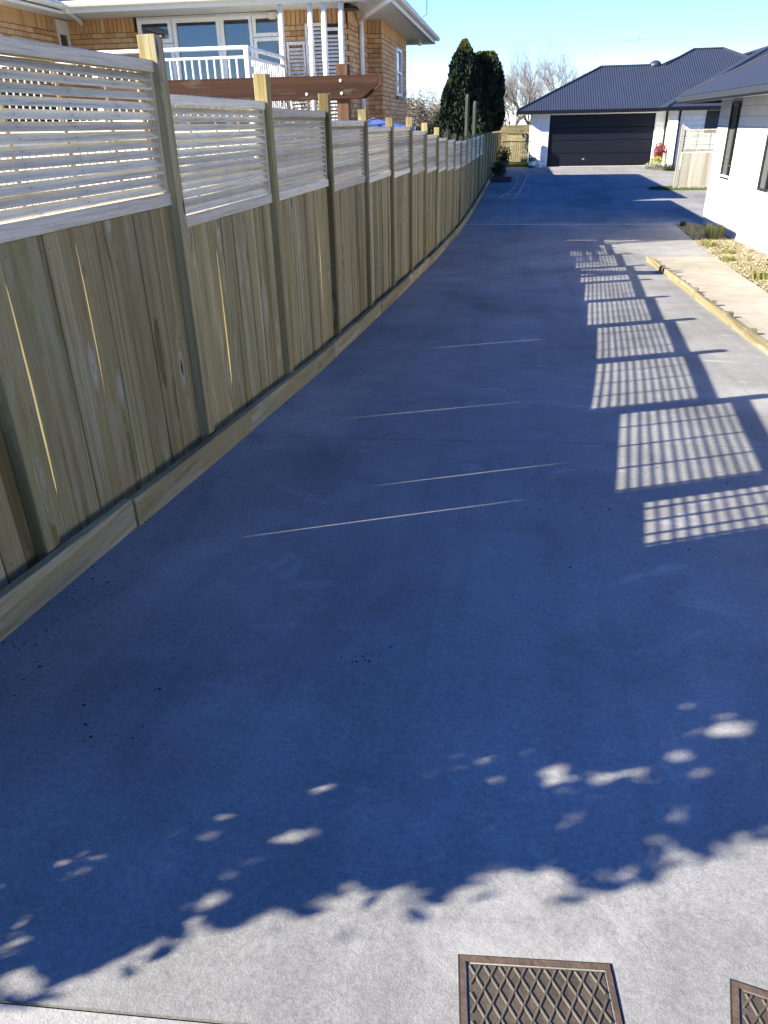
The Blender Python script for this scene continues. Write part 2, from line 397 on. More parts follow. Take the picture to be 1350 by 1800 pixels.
slab(cst(21.47), cst(29.2), lambda y: jx(y)+J, cst(9), M['concrete'])
slab(cst(29.2+J), cst(39.25), lambda y: jx(y)+J, cst(9), M['concrete'])
# channel drain across the low point
cd = thing('channel_drain', 'narrow slotted channel drain crossing the low point of the drive', 'drain')
m = MB(); m.box(fx(21.4), 4.12, 21.335, 21.352, g(21.4)-.1, g(21.4)+.002); m.box(fx(21.4), 4.12, 21.448, 21.465, g(21.4)-.1, g(21.4)+.002)
m.build('channel_rim', M['galv'], cd)
m = MB(); x = fx(21.4)+.02
while x < 4.1:
    m.box(x, x+.028, 21.354, 21.446, g(21.4)-.02, g(21.4)); x += .055
tag(m.build('grate_bars', M['galv'], cd), kind='stuff')

# ------------------------------------------------------------------ the timber fence
SP = 1.655
PY = [2.36+SP*i for i in range(25)]                   # posts, i = 0 is the first in view
PTOP = [.50,.41,.33,.26,.16,.09,.10,.03,-.05,-.13,-.19,-.27,-.28,-.28,-.29,-.29,-.30,-.30,-.30,-.31,-.31,-.32,-.33,-.33,-.34]
# trellis top / bottom-rail underside for panel i (between post i and i+1)
TT = [.305,.165,.126,.054,-.009,-.016,-.09,-.165,-.24,-.30,-.36,-.38,-.37,-.36,-.35,-.34]
TB = [-.352,-.483,-.487,-.555,-.585,-.633,-.695,-.76,-.84,-.90,-.96,-.98,-.97,-.96,-.95,-.94]
fence = thing('timber_fence', 'long weathered timber fence with grey louvred trellis along the left of the drive', 'fence')
def post(y, top, f=fence, x=None, mat='post', w=.092):
    x1 = fx(y) if x is None else x; m = MB(); c = .004
    lean = random.uniform(-.012, .012); lx = random.uniform(-.008, .004)
    m.cbox(x1-w, x1, y, y+w, g(y)-.3, EZ+top, c)
    z0, z1 = g(y)-.3, EZ+top
    m.v = [(vx+lx*(vz-z0)/(z1-z0), vy+lean*(vz-z0)/(z1-z0), vz+(0 if vz < z1-.01 else random.uniform(-.004,.004))) for vx,vy,vz in m.v]
    return m.build('post', M[mat], f)
GAPS = {2.57: (-1.25,-.6,.0115), 3.07: (-1.0,-.5,.0110), 4.57: (-1.42,-.75,.0125), 6.94: (-1.45,-.75,.0125)}
COVER = MB(); NAILS = MB()
def nail(x, y, z):
    r = .0036; o = [(x, y+r*math.cos(q*1.047), z+r*math.sin(q*1.047)) for q in range(6)]
    NAILS.add(o+[(x+.0015, y, z)], [(q, (q+1)%6, 6) for q in range(6)])
def palings(ya, yb, top, f=fence, face=.05, gaps=True):
    n = max(1, round((yb-ya)/.186)); wid = (yb-ya)/n
    es = [ya]
    for i in range(n-1): es.append(ya+(i+1)*wid+random.uniform(-.035,.035))
    es.append(yb)
    hot = {}
    if gaps:
        for gy in GAPS:
            if ya < gy < yb:
                k = min(range(1, n), key=lambda q: abs(es[q]-gy)); es[k] = gy; hot[k] = GAPS[gy]
    wide = [random.uniform(.0018,.0065) for _ in es]
    K = 10
    z1 = EZ+top-.004
    es[-1] = yb-.013
    for k in range(1, n+1):
        if k in hot: continue
        y = es[k]; m = COVER; z0 = g(y)+.02; x = fx(y)-face-.021
        m.box(x-.012, x-.001, y-.022, y+.022, z0, z1)  # backing added so the gap stays dark and leaks no sun
    for i in range(n):
        a, b = es[i], es[i+1]; hotb = i in hot or (i+1) in hot
        prox = random.uniform(-.004,.004) if not hotb else 0.0
        bow = random.uniform(-.003,.003); tw = random.uniform(-.006,.006)*(not hotb); m = MB()
        z0 = g((a+b)/2)+random.uniform(.012,.05); sk0 = random.uniform(-1,1); sk1 = random.uniform(-1,1)
        for kz in range(K+1):
            t = kz/K; z = z0+(z1-z0)*t; zz = z-EZ
            ga = wide[i]*(.6+.7*math.sin(3.1*t+a*5)**2); gb = wide[i+1]*(.6+.7*math.sin(3.1*t+b*5)**2)
            if i in hot:
                c0, c1, am = hot[i]; ga = .0008+max(0, 1-((zz-(c0+c1)/2)/((c1-c0)*.75))**2)*am
            if (i+1) in hot: gb = .0006
            ca, cb = a+(ga if i else .001), b-(gb if i < n-1 else 0)
            bx = bow*math.sin(math.pi*t)
            X1 = fx(a)-face+prox+bx+tw*(t-.5); X2 = fx(b)-face+prox+bx-tw*(t-.5); T = .011 if hotb else .019; c = .0018
            m.v += [(X1-T, ca, z), (X1-c, ca, z), (X1, ca+c, z), (X2, cb-c, z), (X2-c, cb, z), (X2-T, cb, z)]
        for kz in range(K):
            o = kz*6
            for q in range(6): m.f.append((o+q, o+(q+1)%6, o+6+(q+1)%6, o+6+q))
        m.f.append((5,4,3,2,1,0)); o = K*6; m.f.append(tuple(o+q for q in range(6)))
        m.build('paling', M['paling'], f)
        if b < 16:
            for zn in (z1-.055, (z0+z1)/2+.04, z0+.16):
                for yy in (a+.03, b-.03): nail(fx(yy)-face+prox+.004, yy+random.uniform(-.008,.008), zn+random.uniform(-.012,.012))
SL_DEPTH, SL_T, TILT = .046, .0112, R(35)
def trellis(ya, yb, top, bot, f=fence, nslat=13, face=.040):
    X = lambda y: fx(y)-face
    zt, zb = EZ+top, EZ+bot
    def rail(z0, z1, d0, d1, yy0, yy1):
        m = MB(); m.cbox(d0, d1, yy0, yy1, z0, z1, .004)
        m.v = [(vx+X(vy), vy, vz) for vx,vy,vz in m.v]; return m
    fr = rail(zb, zb+.062, -.052, .006, ya+.001, yb-.001).build('trellis_frame', M['trellis'], f)
    rail(zt-.052, zt, -.056, .010, ya+.001, yb-.001).build('top_rail', M['trellis'], fr)
    for yy in (ya, yb-.034):
        rail(zb+.0625, zt-.0525, -.05, .0, yy+.001, yy+.033).build('stile', M['trellisZ'], fr)
    for y0_, y1_ in ((ya+.0335, ya+.06), (yb-.072, yb-.0335)):  # narrow uprights added behind the slats to keep sun off the stiles
        rail(zb+.0625, zt-.0525, -.062, -.0505, y0_, y1_).build('shade_bead', M['trellisZ'], fr)
    a, b = zb+.062, zt-.052; p = (b-a)/nslat
    cs, sn = math.cos(TILT), math.sin(TILT)
    for i in range(nslat):
        zc = a+p*(i+.5)+random.uniform(-.0015,.0015); dz = random.uniform(-.0015,.0015); m = MB(); rt = random.uniform(-.03,.03)
        cs, sn = math.cos(TILT+rt), math.sin(TILT+rt)
        for k in range(5):
            y = ya+.03+(yb-ya-.06)*k/4; sag = dz*(k-2)/2+random.uniform(-.001,.001)
            xc = X(y)-.024
            for dx, dt in ((-SL_DEPTH/2,-SL_T/2),(SL_DEPTH/2,-SL_T/2),(SL_DEPTH/2,SL_T/2),(-SL_DEPTH/2,SL_T/2)):
                m.v.append((xc+dx*cs+dt*sn, y, zc+sag-dx*sn+dt*cs))
        for k in range(4):
            for q in range(4): m.f.append((k*4+q, k*4+4+q, k*4+4+(q+1)%4, k*4+(q+1)%4))
        m.f.append((0,1,2,3)); m.f.append((19,18,17,16))
        m.build('slat', M['trellis'], fr)
        if ya < 9:
            for q in (.04, .25, .5, .75, .96):
                yy = ya+(yb-ya)*q; nail(X(yy)-.024+.012*cs+SL_T/2*sn+.0005, yy+random.uniform(-.004,.004), zc-.012*sn+SL_T/2*cs)
    for q in (1, 2, 3):
        y = ya+(yb-ya)*q/4; m = rail(a, b, -.056, -.0505, y-.012, y+.012); m.build('batten', M['trellisZ'], fr)
for i, y in enumerate(PY): post(y, PTOP[i])
post(PY[0]-SP*.42, .60); post(PY[0]-SP, .62)
for i in range(len(PY)-1):
    a, b = PY[i]+.093, PY[i+1]-.001
    if i < len(TT):
        trellis(a, b, TT[i], TB[i]); palings(a, b, TB[i])
    else:
        palings(a, b, PTOP[i]-.04)
a, b = PY[0]-SP*.42+.093, PY[0]-.001
trellis(a, b, .40, -.26); palings(a, b, -.26, gaps=False)
palings(PY[0]-SP+.093, PY[0]-SP*.42-.001, .46, gaps=False)
tag(COVER.build('gap_shade_strips', M['peg'], fence), kind='stuff'); tag(NAILS.build('nail_heads', M['debris'], fence), kind='stuff')
# kickboards along the foot of the fence
ky = [.75, 2.95, 4.55, 6.9, 9.3, 11.6, 14.0, 16.4, 18.8, 21.3, 24.0, 27.0, 30.0, 33.0, 36.0, 39.0]
for a, b in zip(ky, ky[1:]):
    m = MB(); K = 7; h = random.uniform(.138,.15); jx0 = random.uniform(-.006,.006)
    for k in range(K+1):
        y = a+.003+(b-a-.006)*k/K; x0 = fx(y)+.012+jx0; z = g(y)
        m.v += [(x0, y, z-.06), (x0+.048, y, z-.06), (x0+.048, y, z+h-.004), (x0+.044, y, z+h), (x0+.004, y, z+h), (x0, y, z+h-.004)]
    for k in range(K):
        for q in range(6): m.f.append((k*6+q, k*6+(q+1)%6, k*6+6+(q+1)%6, k*6+6+q))
    m.f.append((5,4,3,2,1,0)); m.f.append(tuple(K*6+q for q in range(6)))
    m.build('kickboard', M['kick'], fence)
# soil wedge and leaf litter behind and before the kickboards
m = MB()
for i in range(520):
    y = 1.2+14*random.random()**1.5; d = abs(random.gauss(0, .14)); x = fx(y)+.064+d; z = g(y)+.003
    s = .0018+.0065*random.random()**3; a = random.random()*6.28
    p = [(x+s*math.cos(a+k*2.1)*random.uniform(.6,1.2), y+s*math.sin(a+k*2.1)*random.uniform(.6,1.2), z+random.uniform(0,.003)) for k in range(3)]
    m.add(p+[(x, y, z-.004)], [(0,1,2),(0,3,1),(1,3,2),(2,3,0)])
for cx, cy, n, sp in ((-.42,2.02,14,.05),(.35,3.3,26,.25),(.9,4.2,20,.25),(-1.2,1.6,12,.1),(.9,15,16,.3),(.7,23.6,60,.22),(4.0,23.2,30,.3)):
    for k in range(n):
        x = cx+random.gauss(0,sp); y = cy+random.gauss(0,sp*1.0); z = g(y)+.003; s = .0022+.0075*random.random()**2
        a = random.random()*6.28
        p = [(x+s*math.cos(a+q*2.1), y+s*math.sin(a+q*2.1)*.7, z+random.uniform(0,.003)) for q in range(3)]
        m.add(p+[(x, y, z-.004)], [(0,1,2),(0,3,1),(1,3,2),(2,3,0)])
tag(m.build('leaf_litter', M['debris']), 'dark crumbs of leaf litter strewn over the concrete drive', 'litter', kind='stuff')

# ------------------------------------------------------------------ timber edging on the right
ed = thing('timber_edging', 'pale pine edging plank with short pegs between drive and side path', 'edging')
for a, b in ((2.0, 5.6), (5.62, 10.72), (10.86, 14.9)):
    m = MB(); K = 8; off = 0.0 if a > 10.8 else .02
    for k in range(K+1):
        y = a+(b-a)*k/K; z = g(y); x0 = TX+.004-off
        m.v += [(x0,y,z-.05),(x0+.044,y,z-.05),(x0+.044,y,z+.085),(x0+.040,y,z+.09),(x0+.004,y,z+.09),(x0,y,z+.085)]
    for k in range(K):
        for q in range(6): m.f.append((k*6+q, k*6+(q+1)%6, k*6+6+(q+1)%6, k*6+6+q))
    m.f.append((5,4,3,2,1,0)); m.f.append(tuple(K*6+q for q in range(6)))
    m.build('plank', M['edging'], ed)
for y in (7.2, 8.35, 9.3, 10.1, 11.15, 12.0, 12.75, 13.7, 14.6):
    m = MB(); w = .07; h = random.uniform(.05,.09)
    m.cbox(TX+.056, TX+.056+w, y, y+w, g(y)-.1, g(y)+h, .006); m.build('peg', M['peg'], ed)

# ------------------------------------------------------------------ gravel strip with stones
WX = 4.85; WY = 21.46
m = MB(); K = 40
for k in range(K+1):
    y = 1.0+(WY+.05-1.0)*k/K; m.v += [(gx(y)+.002, y, g(y)-.03), (WX+.1, y, g(y)+.005)]
for k in range(K): m.f.append((2*k, 2*k+1, 2*k+3, 2*k+2))
tag(m.build('gravel_bed', M['soil']), kind='structure')
m = MB()
OCT = [(1,0,0),(0,1,0),(-1,0,0),(0,-1,0),(0,0,1),(0,0,-1)]; OF = [(0,1,4),(1,2,4),(2,3,4),(3,0,4),(1,0,5),(2,1,5),(3,2,5),(0,3,5)]
def pebble(m, x, y, z, s):
    rz = Matrix.Rotation(random.random()*6.28, 3, 'Z')
    sc = [s*random.uniform(.7,1.4), s*random.uniform(.6,1.1), s*random.uniform(.4,.8)]
    c = [Vector([q*sc[i] for i, q in enumerate(v)]) for v in [(1,.3,.2),(.2,1,-.1),(-1,-.2,.15),(-.1,-1,.1),(.1,-.1,1),(0,.1,-1),(.8,.8,.5),(-.7,-.7,.5)]]
    c = c[:6]
    m.add([tuple(rz@v+Vector((x,y,z))) for v in c], OF)
for i in range(9000):
    y = 10.0+(WY-10.0)*random.random(); x = gx(y)+.02+(WX-gx(y)-.03)*random.random()
    pebble(m, x, y, g(y)-.02+(x-gx(y))*.02+random.uniform(0,.015), random.uniform(.012,.03))
for i in range(1500):
    y = 2+8*random.random(); x = gx(y)+.02+(WX-gx(y)-.03)*random.random()
    pebble(m, x, y, g(y)-.015, random.uniform(.02,.035))
tag(m.build('gravel', M['stone']), 'loose tan and cream gravel between path and white house', 'gravel', kind='stuff')
def rock(x, y, s, label):
    m = MB(); n = 10; prof = []
    for i in range(6):
        t = i/5; rr = s*math.sin(max(.12, min(math.pi-.25, .35+t*2.4))); zz = s*.75*(t-.25)
        prof.append((rr, zz))
    m.lathe((x, y, g(y)), prof, n)
    m.v = [(vx+random.uniform(-.2,.2)*s, vy+random.uniform(-.2,.2)*s, vz+random.uniform(-.1,.1)*s) for vx,vy,vz in m.v]
    tag(m.build('rock', M['peg']), label, 'rock', 'rocks along the white house wall')
rock(4.55, 15.1, .17, 'large grey rock lying in the gravel against the white wall')
rock(4.62, 16.3, .11, 'small grey rock lying by the wall between larger rock and weeds')
rock(4.58, 14.2, .12, 'flat grey rock lying in gravel beside a bright green weed')
def blades(m, x, y, z, n, h, spread, wid=.008):
    for k in range(n):
        a = random.random()*6.28; r = spread*random.random()**.5; bx, by = x+r*math.cos(a)*.6, y+r*math.sin(a)*.6
        hh = h*random.uniform(.5,1.1); lean = random.uniform(.1,.6)*hh; a2 = a+random.uniform(-.6,.6)
        px, py = -math.sin(a2)*wid, math.cos(a2)*wid
        mx, my = bx+math.cos(a2)*lean*.4, by+math.sin(a2)*lean*.4; tx, ty = bx+math.cos(a2)*lean, by+math.sin(a2)*lean
        m.add([(bx-px,by-py,z),(bx+px,by+py,z),(mx+px*.8,my+py*.8,z+hh*.6),(mx-px*.8,my-py*.8,z+hh*.6),(tx,ty,z+hh)],
              [(0,1,2,3),(3,2,4)])
def tuft(x, y, h, n, sp, mat, name, label, cat, group=None, wid=.009):
    m = MB(); blades(m, x, y, g(y)-.01, n, h, sp, wid)
    return tag(m.build(name, M[mat]), label, cat, group)
tuft(4.50, 18.6, .34, 260, .30, 'weed', 'weed', 'tall pale yellow weed growing at the shaded end of the gravel', 'weed')
tuft(4.3, 21.0, .14, 90, .12, 'darkleaf', 'weed', 'small dark green weed at the far tip of the gravel bed', 'weed')
tuft(4.45, 14.0, .13, 140, .16, 'grass', 'weed', 'bright green weed beside the rocks at the white wall', 'weed')
for k, (x, y, h, s) in enumerate(((4.1,17.2,.14,.25),(3.95,15.0,.10,.22),(3.85,12.7,.16,.18),(3.9,11.3,.2,.2),(4.2,16.0,.10,.2))):
    tuft(x, y, h, 110, s, 'weed', 'weed', 'low dry yellowish weed patch sprouting in the '+('shadier part of the gravel','gravel opposite the long joint','gravel by the path edge','gravel next to the last peg','gravel below the tall weed')[k], 'weed', 'dry weeds in the gravel')

m = MB()
for i in range(420):
    y = 10.5+10.5*random.random(); x = gx(y)+.05+(WX-gx(y)-.1)*random.random(); blades(m, x, y, g(y)-.01, 5, random.uniform(.03,.11), .03, .004)
tag(m.build('dry_grass', M['weed']), 'thin dry grass sprouting all through the gravel strip', 'grass', kind='stuff')
# ------------------------------------------------------------------ manhole covers
def cover(x0, y0, wx, ly, rot, label, flush=True):
    c = thing('meter_cover', label, 'cover', None, (x0, y0, 0))
    c.rotation_euler = (0, 0, rot)
    def fin(m, name, mat):
        m.v = [(vx, vy, vz+.0028+g(y0+vx*math.sin(rot)+vy*math.cos(rot))) for vx,vy,vz in m.v]; return m.build(name, M[mat], c)
    m = MB(); t = .012
    m.box(0, wx, -t, 0, -.05, .0015); m.box(0, t, -ly, -t-.0005, -.05, .0012); m.box(wx-t, wx, -ly, -t-.0005, -.05, .0014); m.box(t+.0005, wx-t-.0005, -ly, -ly+t, -.05, .0012)
    d_ = MB(); e_ = .004
    d_.box(-e_, wx+e_, 0.0005, e_, -.05, -.0016); d_.box(-e_, -.0005, -ly, 0, -.05, -.0016); d_.box(wx+.0005, wx+e_, -ly, 0, -.05, -.0016); fin(d_, 'dirt_gap', 'debris')
    # uneven rim
    m.v = [(vx, vy, vz+(random.uniform(-.0008,.0008) if vz > 0 else 0)) for vx,vy,vz in m.v]
    fin(m, 'rim', 'ironrim')
    m = MB(); m.box(t+.004, wx-t-.004, -ly+t+.004, -t-.004, -.04, -.0014); pt = fin(m, 'lid', 'iron')
    # raised diagonal ridges clipped to the lid
    X0, X1, Y0, Y1 = t+.008, wx-t-.008, -ly+t+.008, -t-.008
    m = MB(); px, py = .031, .0565; hw = .0022
    for sgn in (1, -1):
        kk = -60
        while kk < 60:
            # line: y = sgn*(py/px)*(x - kk*px)
            pts = []
            sl = sgn*py/px; xx = kk*px
            f = lambda x: sl*(x-xx)+(Y0+Y1)/2
            for x in (X0, X1):
                y = f(x)
                if Y0 <= y <= Y1: pts.append((x, y))
            for y in (Y0, Y1):
                x = (y-(Y0+Y1)/2)/sl+xx
                if X0 < x < X1: pts.append((x, y))
            kk += 1
            if len(pts) < 2: continue
            (ax, ay), (bx, by) = pts[0], pts[1]
            d = Vector((bx-ax, by-ay, 0)); L = d.length
            if L < .01: continue
            d /= L; n = Vector((-d.y, d.x, 0)); A = Vector((ax, ay, 0)); B = Vector((bx, by, 0)); h = .0013+(.0002 if sgn > 0 else 0)
            vs = []
            for P in (A, B):
                vs += [P+n*hw*1.5+Vector((0,0,-.002)), P+n*hw*.6+Vector((0,0,h)), P-n*hw*.6+Vector((0,0,h)), P-n*hw*1.5+Vector((0,0,-.002))]
            m.add(vs, [(0,1,5,4),(1,2,6,5),(2,3,7,6),(3,2,1,0),(4,5,6,7)])
    fin(m, 'tread_ridges', 'ironridge').parent = pt
    return c
cover(-.021, .975, .311, .42, R(5.0), 'rusty cast iron cover with diamond tread ridges and a full rim')
cover(.531, 1.005, .30, .40, R(-13), 'rusty diamond tread cover with broken concrete round its corner')

# ------------------------------------------------------------------ masonry helpers
BRK = MB().cbox(-.115, .115, -.016, .016, -.038, .038, .003).mesh('brick'); BRK.materials.append(M['brick'])
BLK = MB().cbox(-.1945, .1945, -.02, .02, -.0945, .0945, .004).mesh('block'); BLK.materials.append(M['white_block'])
def masonry(ox, oy, ang, L, z0, z1, lu, lz, joint, holes=(), soldier=0.0):
    # positions on a wall face: start (ox, oy), direction ang, bricks from z1 downwards
    out = []; ca, sa = math.cos(ang), math.sin(ang)
    top = z1
    def put(u0, u1, zc, sold=False):
        uc = (u0+u1)/2
        for (a, b, c, d) in holes:
            if u1 > a+.01 and u0 < b-.01 and zc > c and zc < d: return
        out.append((ox+ca*uc, oy+sa*uc, zc, ang, u1-u0, sold))
    if soldier:
        u = 0.0; p = lz+joint
        while u+lz <= L+.001:
            put(u, u+lz, z1-soldier/2, True); u += p
        top = z1-soldier-joint
    row = 0; zc = top-lz/2
    while zc-lz/2 > z0-.001:
        u = -(lu+joint)/2 if row % 2 else 0.0
        while u < L-.02:
            a, b = max(u, 0), min(u+lu, L)
            if b-a > .03:
                cut = False
                for (ha, hb, hc, hd) in holes:
                    if hc < zc < hd:
                        if a < ha < b and ha-a > .03: put(a, ha-joint/2, zc); cut = True
                        if a < hb < b and b-hb > .03: put(hb+joint/2, b, zc); cut = True
                if not cut: put(a, b, zc)
            u += lu+joint
        zc -= lz+joint; row += 1
    return out
def lay(parent, items, mesh, lu, name, visible, limit=295, coarse=None, proud=.0):
    items = sorted(items, key=lambda q: (0 if visible(q) else 1, (q[0]**2+q[1]**2)))
    rest = MB(); base = [tuple(v.co) for v in mesh.vertices]; fs = [tuple(p.vertices) for p in mesh.polygons]; k = 0
    for q in items:
        x, y, z, ang, wdt, sold = q
        if k < limit and visible(q):
            k += 1
            o = inst(name, mesh, parent, (x, y, z), (0, R(90), ang) if sold else (0, 0, ang), (1,1,1) if sold else (wdt/lu,1,1))
        else:
            mm = Matrix.Translation((x,y,z)) @ Matrix.Rotation(ang, 4, 'Z')
            if sold: mm = mm @ Matrix.Rotation(R(90), 4, 'Y')
            else: mm = mm @ Matrix.Diagonal((wdt/lu,1,1,1))
            rest.add([tuple(mm @ Vector(b)) for b in base], fs)
    if rest.v:
        tag(rest.build(name+'_courses', mesh.materials[0], parent), kind='stuff')
def corrugated(m, o, u, v, u0, u1, lo, hi, slope, period=.105, amp=.011, n=6):
    # sheet rising along v from origin o; u along the eave; lo/hi: range of v for every u
    o = Vector(o); u = Vector(u); v = Vector(v); N_ = int((u1-u0)/period*n); base = len(m.v); ok = []
    for i in range(N_+1):
        a = u0+(u1-u0)*i/N_; l, h = lo(a), hi(a); ok.append(h-l > .002); h = max(h, l)
        w_ = amp*math.cos(2*math.pi*a/period); w_ = amp*math.copysign(abs(w_/amp)**.6, w_)
        for t in (l, h): m.v.append(tuple(o+u*a+v*t+Vector((0,0,slope*t+w_))))
    for i in range(N_):
        if ok[i] or ok[i+1]:
            b = base+2*i; m.f.append((b, b+2, b+3, b+1))
PITCH = .473

# ------------------------------------------------------------------ garage house at the end of the drive
GH = thing('garage_house', 'white block house with dark corrugated roof and wide navy garage door', 'house')
GF = 39.3; zg = EZ-1.86; ze = EZ+.36           # facade line, floor, wall top
m = MB()
m.box(.72, 1.50, GF, 46, zg-.3, ze); m.box(6.16, 6.72, GF+.0, 46, zg-.3, ze); m.box(1.50, 6.16, GF+.9, 46, zg-.3, ze)
m.box(6.7205, 15, 37.0, 46, zg-.3, ze)
m.box(1.50, 6.16, GF, GF+.9, EZ+.285, ze)
m.build('wall', M['mortar_white'], GH)
bl = masonry(.72, GF-.012, 0, .76, zg-.1, ze, .389, .189, .011)
bl += masonry(6.19, GF-.012, 0, .53, zg-.1, ze, .389, .189, .011)
bl += masonry(6.70, GF, R(-90), 2.3, zg-.1, ze, .389, .189, .011)
bl += masonry(6.72, 37.0-.012, 0, 3.2, zg-.1, ze, .389, .189, .011, holes=((1.1,1.75,EZ-.5,EZ+.30),))
lay(GH, bl, BLK, .389, 'block', lambda q: True)
# sectional door: recessed stack of pressed panels
gd = MB().box(1.47, 1.50, GF-.02, GF+.12, zg, EZ+.285).box(6.16, 6.19, GF-.02, GF+.12, zg, EZ+.285).box(1.47, 6.19, GF-.021, GF+.12, EZ+.286, EZ+.33).build('garage_door', M['white'], GH)
hz = (EZ+.283-zg-.012)/4
for i in range(4):
    z0 = zg+.012+hz*i; m = MB(); m.cbox(1.503, 6.157, GF+.07, GF+.11, z0+.004, z0+hz-.004, .008)
    m.cbox(1.503, 6.157, GF+.062, GF+.0705, z0+.05, z0+hz-.05, .006)
    m.build('panel', M['navy'], gd)
MB().box(3.1, 3.2, GF+.05, GF+.06, zg+.28, zg+.34).build('handle', M['galv'], gd)
MB().box(1.50, 6.16, GF+.06, GF+.115, zg-.01, zg+.011).build('sill', M['cream'], gd)
# roof planes
rf = MB(); ey = GF-.6; e0 = EZ+.475
zr = lambda t: e0+PITCH*t
def top_s(X):
    if X < 3.85: return X
    if X < 6.8: return 3.85
    if X < 8.25: return 3.85+(X-6.8)
    if X < 9.6: return 5.3
    return max(0, 5.3-(X-9.6))
corrugated(rf, (0, ey, e0), (1,0,0), (0,1,0), 0.0, 11, lambda X: max(0, X-6.12), top_s, PITCH)
roof = rf.build('roof', M['roofsteel'], GH)
m = MB()
corrugated(m, (6.12, 36.4, e0), (0,1,0), (1,0,0), 0, 8, lambda a: max(0, a-2.3), lambda a: min(5, a), PITCH)
corrugated(m, (6.12, 36.4, e0), (1,0,0), (0,1,0), 0, 10, lambda a: 0, lambda a: min(a, 10-a), PITCH)
m.build('wing_roof', M['roofsteel'], roof)
m = MB()
m.add([(0,ey,e0),(3.85,ey+3.85,zr(3.85)),(0,ey+7.7,e0)], [(0,1,2)])
m.add([(3.85,ey+3.85,zr(3.85)-.01),(6.9,ey+3.85,zr(3.85)-.01),(6.9,ey+7.7,e0),(0,ey+7.7,e0)], [(0,1,2,3)])
m.add([(8.2,ey+5.3,zr(5.3)-.01),(9.6,ey+5.3,zr(5.3)-.01),(15,ey+11,e0),(2,ey+11,e0)], [(0,1,2,3)])
m.add([(9.6,ey+5.3,zr(5.3)-.01),(16,ey-.2,e0),(16,ey+11,e0)], [(0,1,2)])
m.add([(11.12,41.4,zr(5)),(16.1,36.4,e0),(16.1,48,e0),(11.12,48,zr(5))], [(0,1,2,3)])
m.build('back_roof', M['roofsteel'], roof)
m = MB()
for pts in ([(0,ey,e0+.02),(3.85,ey+3.85,zr(3.85)+.02),(6.8,ey+3.85,zr(3.85)+.02),(8.25,ey+5.3,zr(5.3)+.02),(9.6,ey+5.3,zr(5.3)+.02),(11,ey+3.9,zr(3.9)+.02)],
            [(6.12,36.4,e0+.02),(11.12,41.4,zr(5)+.02),(11.12,48,zr(5)+.02)]):
    m.tube(pts, .05, 6)
m.build('ridge_cap', M['roofsteel'], roof)
m = MB()
m.prism([(ey-.03,EZ+.33),(ey-.03,e0-.005),(ey+.05,e0-.005),(ey+.05,EZ+.33)], 'x', -.03, 6.09)
m.box(-.03, .05, ey+.051, 46, EZ+.33, e0-.006)
m.box(6.09, 6.17, 36.37, ey+.049, EZ+.33, e0-.005); m.box(6.171, 16, 36.37, 36.45, EZ+.33, e0-.006)
m.build('gutter', M['fascia'], GH)
m = MB(); m.box(0.051, 6.7, ey+.051, GF+.5, EZ+.361, EZ+.39); m.box(0.051, .8, GF+.5005, 46, EZ+.361, EZ+.39); m.box(6.17, 16, 36.451, ey+.05, EZ+.3615, EZ+.39)
m.build('soffit', M['white'], GH)
for x, y in ((6.62, GF-.05), (6.76, 36.93)):
    MB().tube([(x,y,zg-.05),(x,y,EZ+.34)], .04, 8).build('downpipe', M['fascia'], GH)
wn = MB().box(7.82, 8.5, 36.95, 36.99, EZ-.5, EZ-.44).box(7.82, 8.5, 36.95, 36.99, EZ+.24, EZ+.30).box(7.82, 7.88, 36.95, 36.99, EZ-.4395, EZ+.2395).box(8.44, 8.5, 36.95, 36.99, EZ-.4395, EZ+.2395).build('window', M['darkframe'], GH)
MB().box(7.88, 8.44, 36.97, 36.98, EZ-.44, EZ+.24).build('pane', M['glass'], wn)
# aerial and round vent on the ridge
an = thing('tv_aerial', 'thin television aerial standing on the garage roof ridge', 'aerial')
bx, by, bz = 5.35, ey+3.85, zr(3.85)
MB().tube([(bx,by,bz-.05),(bx+.05,by,bz+1.25)], .013, 6).build('mast', M['galv'], an)
m = MB(); m.tube([(bx-.55,by-.1,bz+1.0),(bx+.5,by+.1,bz+1.1)], .008, 5); m.build('boom', M['galv'], an)
for k in range(9):
    t = k/8; x = bx-.52+1.0*t; l = .32-.14*t
    MB().tube([(x,by-.1+.2*t,bz+1.0+.1*t-l),(x,by-.1+.2*t,bz+1.0+.1*t+l)], .005, 5).build('element', M['galv'], an)
vn = thing('roof_vent', 'round domed vent on the ridge of the garage roof beside the aerial', 'vent')
MB().lathe((6.35, ey+4.0, zr(3.7)-.17), [(.2,0),(.2,.16),(.3,.18),(.29,.28),(.22,.39),(.1,.45),(.02,.46)], 20).build('dome', M['roofsteel'], vn, True)
MB().lathe((6.35, ey+4.0, zr(3.7)-.24), [(.26,0),(.26,.06)], 20).build('collar', M['fascia'], vn)

# ------------------------------------------------------------------ white house on the right
WH = thing('white_house', 'sunlit white block house with dark framed tall windows beside the gravel', 'house')
wz = EZ+.43; w0 = EZ-2.45
W1 = (19.55, 20.42, EZ-1.25, EZ+.34); W2 = (16.5, 17.25, EZ-1.28, EZ+.34); W3 = (8.5, 10.3, EZ-1.28, EZ+.34)
m = MB(); ys_ = [1.0, W3[0], W3[1], W2[0], W2[1], W1[0], W1[1], WY]
for k in range(0, len(ys_)-1):
    a, b = ys_[k], ys_[k+1]
    if k % 2 == 0: m.box(WX+.012, WX+.2, a, b, w0, wz)
    else: m.box(WX+.012, WX+.2, a+.0005, b-.0005, w0, W1[2]); m.box(WX+.012, WX+.2, a+.0005, b-.0005, W1[3], wz)
m.box(WX+.2005, 14, WY-.2, WY, w0, wz); m.box(WX+.2005, 14, 1.0, 1.2, w0, wz)
